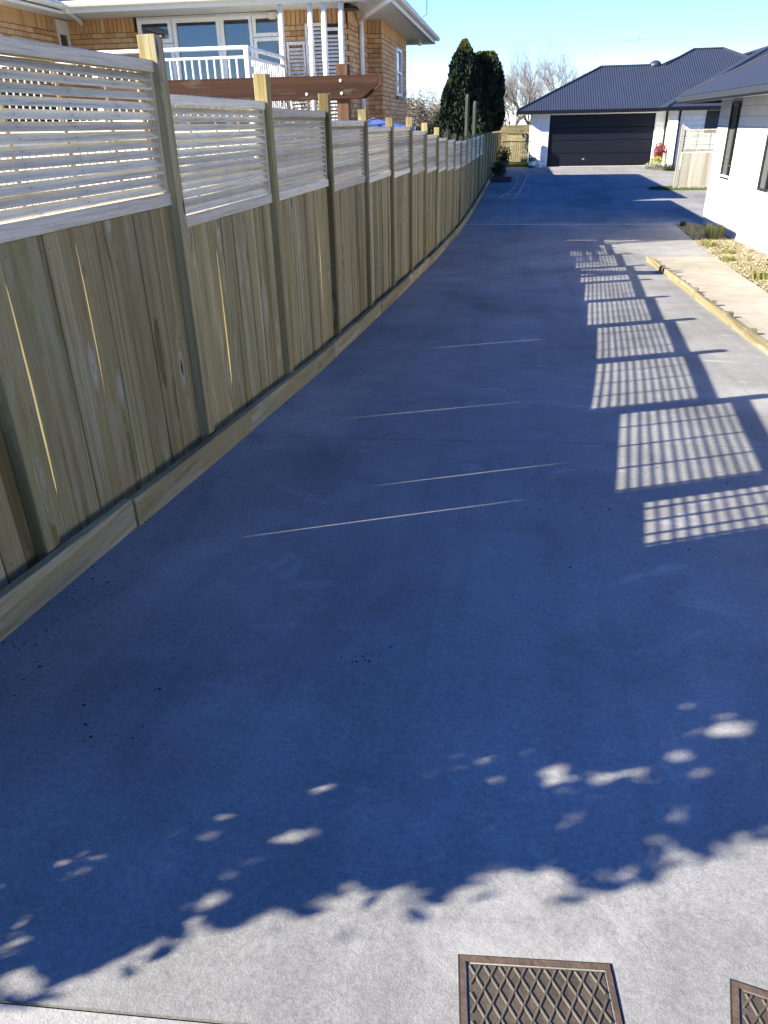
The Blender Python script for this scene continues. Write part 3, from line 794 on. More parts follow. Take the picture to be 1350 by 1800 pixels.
m.build('wall', M['mortar_white'], WH)
bl = masonry(WX+.014, WY, R(-90), WY-8, w0+.1, wz, .389, .189, .011, holes=tuple((WY-b, WY-a, c, d) for a, b, c, d in (W1, W2, W3)))
bl += masonry(WX, WY-.012, 0, 1.2, w0+.1, wz, .389, .189, .011)
lay(WH, bl, BLK, .389, 'block', lambda q: q[0] < 5 and q[1] > 13.2)
def win(a, b, c, d, parent, split=True):
    f = .04; o = MB().box(WX-.012, WX+.05, a, b, c, c+f).box(WX-.012, WX+.05, a, b, d-f, d).box(WX-.012, WX+.05, a, a+f, c+f+.0003, d-f-.0003).box(WX-.012, WX+.05, b-f, b, c+f+.0003, d-f-.0003).build('window', M['darkframe'], parent)
    MB().box(WX-.011, WX+.03, a+(b-a)*.30, a+(b-a)*.30+.04, c+f+.001, d-f-.001).build('mullion', M['darkframe'], o)
    MB().box(WX+.002, WX+.006, a+f, b-f, c+f, d-f).build('pane', M['clear'], o)
    MB().box(WX+.03, WX+.035, a+(b-a)*.34, b-f, c+f, d-f).build('added_blind', M['added_blind'], o); MB().box(WX+.15, WX+.16, a+.001, b-.001, c+.001, d-.001).build('lining', M['room'], o)  # grey sheet added behind the glass so the pane looks light
    if a > 15: MB().tube([(WX-.02,a+.03,c+.30),(WX-.05,a+.03,c+.30),(WX-.05,a-.1,c+.30)], .006, 5).build('stay', M['galv'], o)
for q in (W1, W2, W3): win(*q, WH)
# a handle and vents on the wall by the windows
hx, hy = 4.02, 22.05; he = EZ+.50
m = MB()
corrugated(m, (hx, hy, he), (0,-1,0), (1,0,0), 0, 20, lambda a: 0, lambda a: min(a, 4.6), PITCH)
wr = m.build('roof', M['roofsteel'], WH)
m = MB(); corrugated(m, (hx, hy, he), (1,0,0), (0,-1,0), 0, 9.2, lambda a: 0, lambda a: min(a, 9.2-a), PITCH); m.build('hip_roof', M['roofsteel'], wr)
m = MB(); m.tube([(hx,hy,he+.03),(hx+4.6,hy-4.6,he+4.6*PITCH+.03),(hx+4.6,2,he+4.6*PITCH+.03)], .055, 6); m.build('ridge_cap', M['roofsteel'], wr)
m = MB().quad((hx+4.6,hy-4.6,he+4.6*PITCH-.01),(hx+9.2,hy,he),(hx+9.2,2,he),(hx+4.6,2,he+4.6*PITCH-.01)); m.build('back_roof', M['roofsteel'], wr)
m = MB(); prof = [(hx-.06,EZ+.34),(hx-.10,EZ+.38),(hx-.10,he-.03),(hx-.085,he-.02),(hx-.06,he-.03),(hx+.02,he-.03),(hx+.02,EZ+.34)]
m.prism([(p,q) for p,q in prof], 'y', 2.0, hy+.08)
m.box(hx+.021, 14, hy, hy+.08, EZ+.34, he-.03); m.build('gutter', M['darkframe'], WH)
m = MB(); m.box(hx+.021, WX+.1, 2.0, hy-.001, wz+.001, wz+.02); m.box(WX+.101, 14, WY-.1, hy-.001, wz+.001, wz+.02); m.build('soffit', M['soffit'], WH)
MB().box(hx+.0215, hx+.04, 2.0, hy-.0015, EZ+.365, wz+.0005).build('fascia', M['greyframe'], WH)

# ------------------------------------------------------------------ timber gate screen between the houses
gs = thing('gate_screen', 'grey timber screen with slatted top standing on grass between the houses', 'screen')
GYS = 29.7
def gbox(name, mat, x0, x1, y0, y1, z0, z1, parent=gs): return MB().cbox(x0, x1, y0, y1, z0, z1, .004).build(name, M[mat], parent)
gbox('post', 'gate', 5.55, 5.65, GYS-.05, GYS+.05, g(GYS)-.1, EZ-.20); gbox('post', 'gate', 7.45, 7.55, GYS-.05, GYS+.05, g(GYS)-.1, EZ-.20)
tf = gbox('trellis_frame', 'gate', 5.652, 7.448, GYS-.03, GYS+.03, EZ-.99, EZ-.90); gbox('top_rail', 'gate', 5.652, 7.448, GYS-.03, GYS+.03, EZ-.35, EZ-.30, tf)
for k in range(11): gbox('slat', 'gate', 5.66, 7.44, GYS-.012, GYS+.004, EZ-.885+k*.049, EZ-.885+k*.049+.031, tf)
for x in (5.68, 6.1, 6.53, 6.95, 7.4): gbox('batten', 'gate', x, x+.03, GYS+.006, GYS+.022, EZ-.899, EZ-.351, tf)
x = 5.70
while x < 7.4:
    gbox('paling', 'gate', x, x+.142, GYS-.02+random.uniform(-.004,.004), GYS+.0, g(GYS)+.1, EZ-1.02); x += .149
gbox('bottom_rail', 'gate', 5.652, 7.448, GYS-.035, GYS+.02, g(GYS)+.02, g(GYS)+.098)
m = MB()
for i in range(2600):
    x = random.uniform(4.75, 8.0); y = GYS+random.uniform(-.35,.6)*(1 if x > 5.4 else max(.1, (x-4.7)/.7)); blades(m, x, y, g(30.3), 1, .07, .02, .006)
tag(MB().prism([(4.72,29.75),(5.1,29.5),(5.5,29.38),(8,29.35),(8,30.3),(5.5,30.25),(5.0,30.0)], 'z', g(29.3)-.1, g(30.3)+.004).build('grass_strip', M['lawn']), kind='structure')
tag(m.build('grass', M['grass']), 'short green grass strip under the timber gate screen', 'grass', kind='stuff')

# ------------------------------------------------------------------ plants
def leafball(m, c, rx, ry, rz, n, s, shell=.55, up=.0, aspect=.5):
    for k in range(n):
        while True:
            p = Vector((random.uniform(-1,1), random.uniform(-1,1), random.uniform(-1,1)))
            if p.length <= 1: break
        p = p.normalized()*(shell+(1-shell)*random.random()) if p.length > 1e-3 else p
        q = Vector((c[0]+p.x*rx, c[1]+p.y*ry, c[2]+p.z*rz))
        d = Vector((random.gauss(0,1), random.gauss(0,1), random.gauss(0,1)+up)); d = (d.normalized()+p*.6).normalized()
        e = d.orthogonal().normalized(); e.rotate(Matrix.Rotation(random.random()*6.28, 3, d)); L = s*random.uniform(.6,1.3); W = L*aspect
        m.add([tuple(q-d*L*.5), tuple(q+e*W*.5), tuple(q+d*L*.5), tuple(q-e*W*.5)], [(0,1,2,3)])
def shrub(name, mat, c, r, n, s, label, group=None, up=0):
    t = thing(name, label, 'plant', group); m = MB(); leafball(m, c, r[0], r[1], r[2], n, s, .3, up)
    m.build('foliage', M[mat], t)
    m = MB()
    for k in range(5):
        a = k*1.26; m.tube([(c[0], c[1], g(c[1])-.02), (c[0]+r[0]*.4*math.cos(a), c[1]+r[1]*.4*math.sin(a), c[2])], .008, 4)
    m.build('stem', M['bark'], t); return t
zz = EZ-1.9
shrub('garden_shrub', 'redleaf', (6.35, 38.3, EZ-1.25), (.3,.3,.38), 700, .10, 'upright shrub with dark red leaves against the garage wall', up=1)
shrub('garden_shrub', 'yellowleaf', (6.2, 37.9, EZ-1.62), (.3,.25,.2), 380, .10, 'yellow leaved plant growing beneath the red shrub', up=.6)
shrub('garden_shrub', 'greyleaf', (6.05, 37.4, EZ-1.78), (.45,.35,.15), 600, .08, 'low silvery shrub spreading at the foot of the garden bed')
shrub('garden_shrub', 'darkleaf', (6.55, 36.4, EZ-1.83), (.34,.3,.18), 500, .07, 'low dark green shrub beside the silvery one in the garden bed')
m = MB().prism([(6.0,39.25),(5.85,38.6),(5.75,37.6),(5.95,36.9),(6.4,36.5),(6.72,36.5),(6.72,39.25)], 'z', EZ-2.2, EZ-1.86); tag(m.build('garden_bed', M['soil']), kind='structure')

def branch(m, p, d, L, r, depth, spread=.55, up=.15, n=4, split=(2,3), shrink=.74, tips=None):
    pts = [p]; rad = [r]; q = p.copy(); dd = d.copy(); S = 3
    for k in range(S):
        dd = (dd+Vector((random.gauss(0,.12), random.gauss(0,.12), random.gauss(0,.09)+up*.3))).normalized()
        q = q+dd*L/S; pts.append(q.copy()); rad.append(r*(1-.38*(k+1)/S))
    m.tube(pts, rad, n if depth > 1 else 3, cap=False)
    if depth == 0: return
    for k in range(random.randint(*split)+ (1 if depth > 2 else 0)):
        i = random.choice((1,2,3,3)); a = random.random()*6.28; o = dd.orthogonal().normalized(); o.rotate(Matrix.Rotation(a, 3, dd))
        nd = (dd+o*random.uniform(spread*.6, spread*1.5)+Vector((0,0,up))).normalized()
        branch(m, pts[i], nd, L*shrink*random.uniform(.75,1.15), rad[i]*.66, depth-1, spread, up, n, split, shrink)
def bare_tree(x, y, h, label, mat='twig', r=.13, depth=6, group=None, z=None):
    t = thing('bare_tree', label, 'tree', group); z0 = g(y) if z is None else z; m = MB(); m.tube([(x,y,z0-.2),(x+.05,y,z0+h*.12),(x,y+.05,z0+h*.22)], [r*1.2,r,r*.9], 7)
    m.build('trunk', M['bark'], t); m = MB()
    for k in range(5):
        a = k*1.26+random.random(); d = Vector((math.cos(a)*.55, math.sin(a)*.55, .85)).normalized()
        branch(m, Vector((x, y+.05, z0+h*random.uniform(.16,.22))), d, h*.24, r*.55, depth, .6, .10, 4, (2,4))
    m.build('crown', M[mat], t); return t
bare_tree(.9, 58, 8.0, 'wide bare winter tree with pale twigs behind the garage roof', r=.14, depth=6)
bare_tree(-.3, 54, 6.2, 'lower bare tree with grey twigs close behind the dark conifers', r=.10, depth=6)
bare_tree(3.4, 62, 8.2, 'bare tree with some withered leaves rising over the garage hip', r=.13, depth=5)
bare_tree(-7.0, 78, 7.0, 'distant bare tree hazy beyond the corner of the brick house', r=.12, depth=5)

def conifer(x, y, h, rad, label, tipfrac, lobes, topflat=False, n=20000):
    t = thing('conifer_tree', label, 'tree', 'dark conifers behind the fence'); z0 = g(y); MB().tube([(x,y,z0-.2),(x,y,z0+h*.8)], [.14,.03], 7).build('trunk', M['bark'], t)
    m = MB(); mt = MB()
    for k in range(n):
        f = random.random(); zf = f
        if topflat: rr = rad*min(1, (1-zf)*5+.25)**.6*(.72+.28*min(1, zf*3))
        else: rr = rad*((1-zf)**.75)*(.85+.15*math.sin(zf*9))*min(1, .8+zf)
        a = random.random()*6.28; lob = (1 if random.random() > .05 else random.uniform(1.05,1.2))+.16*math.sin(a*3+zf*7+x)+.10*math.sin(a*7-zf*13)+random.gauss(0,.05)
        r = rr*lob*(1-.6*random.random()**2.0)+.03
        p = Vector((x+r*math.cos(a), y+r*math.sin(a), z0+.15+zf*h))
        d = Vector((math.cos(a)*.55, math.sin(a)*.55, 1)).normalized()+Vector((random.gauss(0,.25),)*3)
        d.normalize(); e = d.orthogonal().normalized(); e.rotate(Matrix.Rotation(random.random()*6.28, 3, d)); L = random.uniform(.14,.26); W = .10
        tip = zf > tipfrac and random.random() < (zf-tipfrac)/(1-tipfrac)*1.6
        (mt if tip else m).add([tuple(p-d*L*.4-e*W*.5), tuple(p-d*L*.4+e*W*.5), tuple(p+d*L*.25+e*W*.45), tuple(p+d*L*.6), tuple(p+d*L*.25-e*W*.45)], [(0,1,2,3,4)])
    m.build('crown', M['conifer'], t); mt.build('crown_tip', M['conifertip'], t)
conifer(-2.86, 45.5, 5.5, 2.1, 'tall pointed dark conifer with a yellowed tip behind the fence', .88, 3)
conifer(-1.80, 46.5, 5.0, .85, 'blunt topped dark conifer growing against the pointed one', .90, 3, True)
conifer(-3.55, 45.0, 3.7, 1.15, 'short conifer clump at the foot of the pointed conifer', .9, 3)
def cactus(x, y, ztop, r, label):
    t = thing('column_cactus', label, 'cactus', 'column cacti'); m = MB(); n = 28; z0 = g(y)-.1; H = ztop-z0
    prof = [(1, 0)]+[(1+.02*math.sin(i*2.1), H*i/12) for i in range(1, 12)]+[(.97, H-.14),(.82, H-.06),(.5, H-.012),(.1, H)]
    o = len(m.v)
    for pr, z in prof:
        for k in range(n):
            a = 2*math.pi*k/n; rr = r*pr*(1 if k % 4 else .78)*(1 if k % 4 != 2 else 1.06); m.v.append((x+rr*math.cos(a), y+rr*math.sin(a), z0+z))
    for i in range(len(prof)-1):
        for k in range(n): m.f.append((o+i*n+k, o+i*n+(k+1)%n, o+(i+1)*n+(k+1)%n, o+(i+1)*n+k))
    m.f.append(tuple(o+(len(prof)-1)*n+k for k in range(n)))
    m.build('stem', M['cactus'], t, True)
    m = MB()
    for k in range(7):
        a = 2*math.pi*(k*4+2)/n
        for i in range(int(H/.09)):
            z = z0+.05+i*.09; c = Vector((x+r*1.06*math.cos(a), y+r*1.06*math.sin(a), z))
            for q in range(3):
                d = Vector((math.cos(a+(q-1)*.7), math.sin(a+(q-1)*.7), .2)); e = Vector((0,0,.003)); m.add([tuple(c-e), tuple(c+e), tuple(c+d*.03)], [(0,1,2)])
    tag(m.build('spines', M['drytwig'], t), kind='stuff')
cactus(-2.18, 37.5, EZ+1.17, .085, 'taller green column cactus standing in front of the conifers')
cactus(-1.84, 37.5, EZ+.90, .085, 'shorter green column cactus standing in front of the conifers')
# dry vine hedge
hd = thing('dry_hedge', 'tangled brown leafless hedge beyond the corner of the brick house', 'hedge')
m = MB()
for k in range(2600):
    x = random.uniform(-9.5, -4.0); y = 52+random.uniform(-1.2,1.2); z = EZ-1.9+random.random()**.7*(3.0+.4*math.sin(x*1.7)+.25*math.sin(x*5)); p = Vector((x,y,z)); d = Vector((random.gauss(0,1),random.gauss(0,1),random.gauss(.2,.8))).normalized()
    pts = [p]
    for q in range(4):
        d = (d+Vector((random.gauss(0,.4),random.gauss(0,.4),random.gauss(-.15,.35)))).normalized(); pts.append(pts[-1]+d*.3)
    m.tube(pts, [.016,.015,.013,.011,.008], 3, cap=False)
tag(m.build('twigs', M['drytwig'], hd), kind='stuff')
m = MB()
for k in range(14):
    x = -9.5+5.5*k/13; branch(m, Vector((x,52,g(52)-.1)), Vector((random.gauss(0,.2),random.gauss(0,.2),1)).normalized(), 1.0, .05, 3)
m.build('stems', M['drytwig'], hd)
# the tall bushy tree whose shade falls across the foreground
st = thing('shade_tree', 'leafy broadleaf tree by the fence end whose shadow crosses the near drive', 'tree')
rs = random.Random(5); ca_, sa_, te_ = math.cos(SUN_AZ), math.sin(SUN_AZ), math.tan(SUN_EL)
EDGE = [(-2.0,1.14),(-.96,1.13),(-.72,1.11),(-.5,1.13),(-.25,1.10),(0,1.06),(.25,1.0),(.47,.96),(.75,.99),(1.5,1.0),(3,1.05)]
def edge(u):
    for (a, p), (b, q) in zip(EDGE, EDGE[1:]):
        if a <= u <= b: return p+(q-p)*(u-a)/(b-a)
    return 1.1
def crown_point(u, n, deep):
    # a point of the crown above ground spot (u, y) seen along the sun's rays
    y = (n+sa_*u)/ca_; t = (u+2.55+deep)/ca_
    return Vector((u-ca_*t, y-sa_*t, g(y)+te_*t))
holes = [(rs.uniform(-1.0,.95), None, rs.uniform(.014,.026)) for _ in range(30)]
holes = [(u, edge(u)+.05+.30*rs.random()**1.3, r) for u, _, r in holes]+[(.22,1.298,.030),(.44,1.22,.025),(.75,1.30,.032),(.66,1.31,.026)]
def leaf(m, q, L):
    d = Vector((rs.gauss(0,1), rs.gauss(0,1), rs.gauss(-.2,.8))).normalized(); e = d.orthogonal().normalized(); e.rotate(Matrix.Rotation(rs.random()*6.28, 3, d)); W = L*.55; k = d.cross(e)*L*.06
    m.add([tuple(q-d*L*.5), tuple(q-d*L*.1+e*W*.5+k), tuple(q+d*L*.22+e*W*.42+k), tuple(q+d*L*.55), tuple(q+d*L*.22-e*W*.42+k), tuple(q-d*L*.1-e*W*.5+k)], [(0,1,2,3,4,5)])
m = MB(); cnt = 0
while cnt < 12500:
    u = rs.uniform(-1.7, 2.2); e0 = edge(u)+.022*math.sin(u*17)+.018*math.sin(u*41+1); n = e0+.012+1.05*rs.random()**1.25
    if any((u-a)**2*.30+(n-b)**2 < r*r for a, b, r in holes): continue
    leaf(m, crown_point(u, n, 1.5*rs.random()), rs.uniform(.05,.085)); cnt += 1
for k in range(64):                                   # loose sprays sticking out of the crown
    u = rs.uniform(-1.6, 1.6); n0 = edge(u); dp = 1.5*rs.random(); du = rs.uniform(-.07,.07)
    for q in range(rs.randint(2,5)): leaf(m, crown_point(u+du*q, n0+.03-.022*q, dp), rs.uniform(.04,.065))
m.build('crown', M['leaf'], st)
c0 = crown_point(-1.6, 1.72, .75); tx, ty = c0.x, c0.y
m = MB(); tops = [crown_point(u, 1.62, .75) for u in (-.8, 0, .8, 1.6)]
m.tube([(tx,ty,g(ty)-.2),(tx,ty,c0.z)]+[tuple(q) for q in tops], [.11,.09,.07,.055,.035,.015], 8)
for k in range(30):
    u = rs.uniform(-1.2,1.6); a = crown_point(u, 1.62, .75); b = crown_point(u+.15, rs.uniform(1.2,2.0), 1.5*rs.random()); m.tube([tuple(a), tuple((a+b)/2+Vector((0,0,-.03))), tuple(b)], [.02,.012,.004], 5)
m.build('trunk', M['bark'], st)

# ------------------------------------------------------------------ brick house on the left
BH = thing('brick_house', 'raised tan brick house with white balcony railing behind the fence', 'house')
LX, LY = -8.7, 16.0; hs = EZ+1.92; hb = EZ-2.4
PX, CXx, CY = -3.15, -2.85, 17.9; EY2 = 21.8
m = MB()
m.box(-16, LX-.014, 13.3, 15.99, hb, hs)                        # wing
m.box(-16, PX-.014, LY+.014, EY2, hb, hs); m.box(-12, -4.6, EY2+.6, 30.2, hb, EZ+3.75)                        # main body; taller unseen rear block added to cast shade on the drive
m.box(PX-.0135, CXx-.014, CY+.014, EY2, hb, hs)
m.build('wall', M['mortar'], BH)
bb = EZ-.4
W_L, W_R = -7.26, -4.40
bk = masonry(LX, LY, 0, PX-LX, bb, hs, .23, .076, .010, holes=((W_L-LX, W_R-LX, EZ-.6, hs+.1),(-3.95-LX, -3.28-LX, EZ-1, hs-.26)), soldier=.23)
bk += masonry(LX, 13.3, R(90), 2.7, EZ+.6, hs, .23, .076, .010, holes=((2.25,2.66,EZ-1,hs+.1),), soldier=.23)
bk += masonry(PX, LY, R(90), CY-LY, bb, hs, .23, .076, .010, soldier=.23)
bk += masonry(PX+.02, CY, 0, CXx-PX-.02, bb, hs, .23, .076, .010, soldier=.23)
EW = (19.95, 20.9, EZ+.62, EZ+1.60)
bk += masonry(CXx, CY, R(90), EY2-CY, bb, hs, .23, .076, .010, holes=((EW[0]-CY, EW[1]-CY, EW[2], EW[3]),), soldier=.23)
def bvis(q):
    x, y, z = q[:3]; t = -1.72/x; yf = y*t; top = .30-.045*max(0, yf-2.4)
    return (z-EZ)*t > top-.02 and z > EZ+.15
lay(BH, bk, BRK, .23, 'brick', bvis)
# joinery of the front: fixed light, sliding doors, right light
def frame(name, x0, x1, z0, z1, y, fw, mat='white', parent=BH, d=.06):
    m = MB(); m.box(x0, x1, y-d, y+.02, z0, z0+fw); m.box(x0, x1, y-d, y+.02, z1-fw, z1); m.box(x0, x0+fw, y-d+.001, y+.02, z0+fw, z1-fw); m.box(x1-fw, x1, y-d+.001, y+.02, z0+fw, z1-fw)
    o = m.build(name, M[mat], parent); MB().box(x0+fw*.9, x1-fw*.9, y-.02, y-.012, z0+fw*.9, z1-fw*.9).build('pane', M['glass'], o); return o
yj = LY-.01; zt = hs-.02
frame('window', -7.24, -6.56, zt-.42, zt-.03, yj, .07); frame('window', -7.24, -6.56, EZ-.5, zt-.43, yj, .07)
frame('sliding_door', -6.545, -5.60, EZ-.5, zt-.03, yj, .075); frame('sliding_door', -5.595, -4.98, EZ-.5, zt-.03, yj+.012, .06)
frame('window', -4.965, -4.42, zt-.38, zt-.03, yj, .06); frame('window', -4.965, -4.42, EZ-.5, zt-.39, yj, .06)
MB().box(-7.26, -4.40, LY-.03, LY+.06, zt-.029, zt+.01).build('lintel', M['white'], BH)
fw_ = MB().box(LX-.02, LX+.03, 15.55, 15.60, EZ-.2, hs-.02).box(LX-.02, LX+.03, 15.90, 15.96, EZ-.2, hs-.02).box(LX-.02, LX+.03, 15.6005, 15.8995, hs-.26, hs-.02).build('side_window', M['cream'], BH)
MB().box(LX-.01, LX+.0, 15.6, 15.9, EZ-.2, hs-.26).build('pane', M['glass'], fw_)
MB().cbox(-4.62, -4.50, LY-.14, LY-.04, hs-.135, hs-.022, .01).build('porch_light', M['cream'], BH)
# side window in the east wall
m = MB(); a, b, c, d = EW; m.box(CXx-.05, CXx+.03, a, b, c, c+.06); m.box(CXx-.05, CXx+.03, a, b, d-.06, d); m.box(CXx-.05, CXx+.0295, a, a+.07, c+.06, d-.06); m.box(CXx-.05, CXx+.0295, b-.07, b, c+.06, d-.06); m.box(CXx-.05, CXx+.025, a+.07, b-.07, (c+d)/2-.02, (c+d)/2+.03)
o = m.build('window', M['white'], BH); MB().box(CXx-.02, CXx-.01, a+.06, b-.06, c+.05, d-.05).build('pane', M['glass'], o)
MB().box(CXx-.02, CXx+.06, a-.04, b+.04, c-.07, c-.002).build('sill', M['darkframe'], o)
# louvred shutters and door in the porch corner
for x0, x1, zt2 in ((-4.33,-3.98, EZ+1.42), (-3.96,-3.62, EZ+1.70), (-3.60,-3.30, EZ+1.62)):
    m = MB(); yy = LY-.06; m.box(x0, x0+.04, yy-.03, yy, EZ-.5, zt2); m.box(x1-.04, x1, yy-.03, yy, EZ-.5, zt2); m.box(x0+.0405, x1-.0405, yy-.03, yy, zt2-.05, zt2)
    sh = m.build('shutter', M['white'], BH); z = EZ+.1
    while z < zt2-.1:
        MB().add([(x0+.04,yy-.03,z),(x1-.04,yy-.03,z),(x1-.04,yy,z+.035),(x0+.04,yy,z+.035),(x0+.04,yy-.03,z+.008),(x1-.04,yy-.03,z+.008),(x1-.04,yy,z+.043),(x0+.04,yy,z+.043)], [(0,3,2,1),(4,5,6,7),(0,1,5,4),(2,3,7,6)]).build('louvre', M['white'], sh); z += .062
# eaves, gutters and roof
ex, ey1, ey2 = -2.25, 14.8, 23.0
m = MB(); m.box(-16, ex, ey1, LY-.02, hs+.001, hs+.02); m.box(-16, PX, LY-.0195, CY, hs+.003, hs+.02); m.box(PX+.0005, ex, LY-.0195, ey2, hs+.001, hs+.02); m.box(-16, LX+.6, 12.7, ey1-.0005, hs+.001, hs+.02)
m.box(CXx-.3, PX, EY2, ey2, hs+.001, hs+.02); m.build('soffit', M['soffit'], BH)
m = MB(); m.box(LX+.6, ex, ey1-.03, ey1-.001, hs-.045, hs+.12); m.box(ex+.001, ex+.03, ey1-.03, ey2, hs-.045, hs+.12); m.box(-4.4, ex+.03, ey2+.001, ey2+.03, hs-.045, hs+.12); m.box(LX+.571, LX+.60, 12.7, ey1-.031, hs-.045, hs+.12); m.build('fascia', M['cream'], BH)
m = MB(); m.tube([(LX+.6,ey1-.085,hs+.075),(ex+.03,ey1-.085,hs+.075)], .055, 8); m.tube([(ex+.085,ey1-.12,hs+.075),(ex+.085,ey2+.1,hs+.075)], .055, 8); m.tube([(LX+.655,12.7,hs+.075),(LX+.655,ey1-.05,hs+.075)], .055, 8); m.build('gutter', M['cream'], BH)
MB().tube([(LX+.72,ey1-.1,hs+.1),(LX+.72,ey1-.02,hs-.02),(LX+.45,LY-.35,hs-.06),(LX+.35,LY-.1,hs-.08)], .04, 8).build('downpipe', M['cream'], BH)
MB().tube([(ex+.05,ey1-.06,hs+.08),(ex+.02,ey1+.02,hs-.06),(PX+.09,16.75,hs-.10),(PX+.07,16.9,hs-.2),(PX+.07,16.9,hb)], .045, 8).build('downpipe', M['white'], BH)
m = MB(); rz = hs+.085; p = .34; rh = 3.0
m.add([(-18,ey1-.05,rz),(ex+.05,ey1-.05,rz),(ex-4.1,ey1+4.1,rz+p*4.1),(-18,ey1+4.1,rz+p*4.1)], [(0,1,2,3)])
m.add([(ex+.05,ey1-.05,rz),(ex+.05,ey2+.05,rz),(ex-4.1,ey2-4.1,rz+p*4.1),(ex-4.1,ey1+4.1,rz+p*4.1)], [(0,1,2,3)])
m.add([(ex+.05,ey2+.05,rz),(-18,ey2+.05,rz),(-18,ey1+4.1,rz+p*4.1),(ex-4.1,ey1+4.1,rz+p*4.1)], [(0,1,2,3)])
rr = EZ+3.75; m.add([(-4.3,22.1,rr),(-4.3,30.5,rr),(-8.3,26.4,rr+.9),(-8.3,26.2,rr+.9)], [(0,1,2,3)]); m.add([(-12.3,22.1,rr),(-4.3,22.1,rr),(-8.3,26.2,rr+.9)], [(0,1,2)]); m.add([(-4.3,30.5,rr),(-12.3,30.5,rr),(-8.3,26.4,rr+.9)], [(0,1,2)]); m.add([(-12.3,30.5,rr),(-12.3,22.1,rr),(-8.3,26.2,rr+.9),(-8.3,26.4,rr+.9)], [(0,1,2,3)])  # roof over the unseen rear block, added for its shadow
m.add([(LX+.65,12.65,rz),(LX+.65,ey1-.04,rz),(LX-3,ey1+4,rz+p*3.6),(LX-3,16.3,rz+p*3.6)], [(0,1,2,3)])
m.add([(-18,12.65,rz),(LX+.65,12.65,rz),(LX-3,16.3,rz+p*3.6),(-18,16.3,rz+p*3.6)], [(0,1,2,3)])
m.build('roof', M['roofsteel'], BH)
MB().tube([(ex+.12,ey1+4.4,hs+.16),(ex+.2,ey1+4.4,hs+.2),(ex+.2,ey1+4.4,hs+1.4)], .008, 5).build('cable_mast', M['blackmetal'], BH)
lamp = MB().lathe((ex-.25, ey2-1.2, hs-.17), [(.01,.17),(.012,.1),(.04,.08),(.05,.03),(.02,0)], 10).build('eave_bulb', M['white'], BH)
MB().lathe((PX+.1, LY-.5, hs-.09), [(.20,0),(.16,.05),(.07,.075),(.05,.09)], 14).build('ceiling_lamp', M['blackmetal'], BH)
for x in (-4.12, -3.60, -3.36, -3.06):
    MB().tube([(x-.03, ey1+.1, hb), (x, ey1+.1, hs)], .048, 8).build('porch_post', M['white'], BH, True)
# balcony
bf = EZ+.03; by0, bx1 = 12.0, -3.86
dk = MB().box(-8.6, bx1+.05, by0-.05, LY-.05, bf-.15, bf).build('balcony', M['cream'], BH)
rl = MB().cbox(-8.6, bx1+.03, by0-.03, by0+.03, bf+.97, bf+1.02, .01).build('balcony_railing', M['white'], BH)
MB().cbox(-8.6, bx1-.03, by0-.018, by0+.018, bf+.86, bf+.895, .006).build('mid_rail', M['white'], rl)
MB().cbox(-8.6, bx1-.03, by0-.018, by0+.018, bf+.08, bf+.115, .006).build('bottom_rail', M['white'], rl)
BAL = MB().cbox(-.011, .011, -.011, .011, 0, .745, .004).mesh('baluster'); BAL.materials.append(M['white'])
x = -8.5
while x < bx1-.08: inst('baluster', BAL, rl, (x, by0, bf+.115)); x += .112
for x, y in ((bx1, by0), (bx1, 13.9), (-6.2, by0)):
    MB().cbox(x-.035, x+.035, y-.0349, y+.0349, bf-.2, bf+(1.28 if y > 13 else .969), .006).build('rail_post', M['white'], rl)
r2 = MB().cbox(bx1-.029, bx1+.029, by0+.036, 13.86, bf+.97, bf+1.02, .01).build('balcony_railing', M['white'], BH)
MB().cbox(bx1-.018, bx1+.018, by0+.036, 13.86, bf+.86, bf+.895, .006).build('mid_rail', M['white'], r2)
y = by0+.12
while y < 13.85: inst('baluster', BAL, r2, (bx1, y, bf+.115)); y += .112
# pale skirting boards under the balcony
sk = MB().box(-8.6, bx1, by0+.02, by0+.06, hb, bf-.151).build('skirt', M['white'], BH)
BRD = MB().cbox(-.05, .05, -.012, .012, 0, 2.0, .004).mesh('skirt_board'); BRD.materials.append(M['white'])
x = -8.5
while x < bx1-.1: inst('skirt_board', BRD, sk, (x, by0+.0, hb+.2)); x += .125
# bare climber at the balcony corner
cl = thing('bare_climber', 'dark leafless climber tangled at the corner of the white balcony', 'climber')
m = MB()
for k in range(13):
    branch(m, Vector((-3.25+random.uniform(-.35,.25), 12.9+random.uniform(-.3,.3), g(13)-.1)), Vector((random.gauss(0,.1), random.gauss(0,.1), 1)).normalized(), 1.35, .03, 5, .6, .2)
m.build('stems', M['darktwig'], cl)

# ------------------------------------------------------------------ pergola beam, canopy
pg = thing('pergola', 'brown stained double pergola beam bolted to a timber post behind the fence', 'pergola')
Y0 = 11.0
prof = [(-6.5,EZ+.325),(-2.02,EZ+.325),(-1.80,EZ+.48),(-1.80,EZ+.59),(-6.5,EZ+.60)]
MB().prism(prof, 'y', Y0-.045, Y0).build('beam', M['beam'], pg)
MB().prism([(x+.02, z) for x, z in prof], 'y', Y0+.16, Y0+.205).build('beam', M['beam'], pg)
MB().cbox(-2.36, -2.2, Y0+.001, Y0+.159, g(Y0)-.2, EZ+.72, .006).build('post', M['beamZ'], pg)
for x, z in ((-2.29,EZ+.53),(-2.28,EZ+.385),(-2.75,EZ+.385)):
    o = MB().lathe((0,0,0), [(.019,0),(.018,.007),(.010,.012)], 10).build('bolt', M['white'], pg); o.location = (x, Y0-.045, z); o.rotation_euler = (R(90),0,0)
cn = thing('blue_canopy', 'small blue sheet canopy with a pale edge showing above the fence', 'canopy')
m = MB(); A = [(-2.75,14.4),(-1.95,14.4),(-1.95,16.2),(-2.75,16.2)]
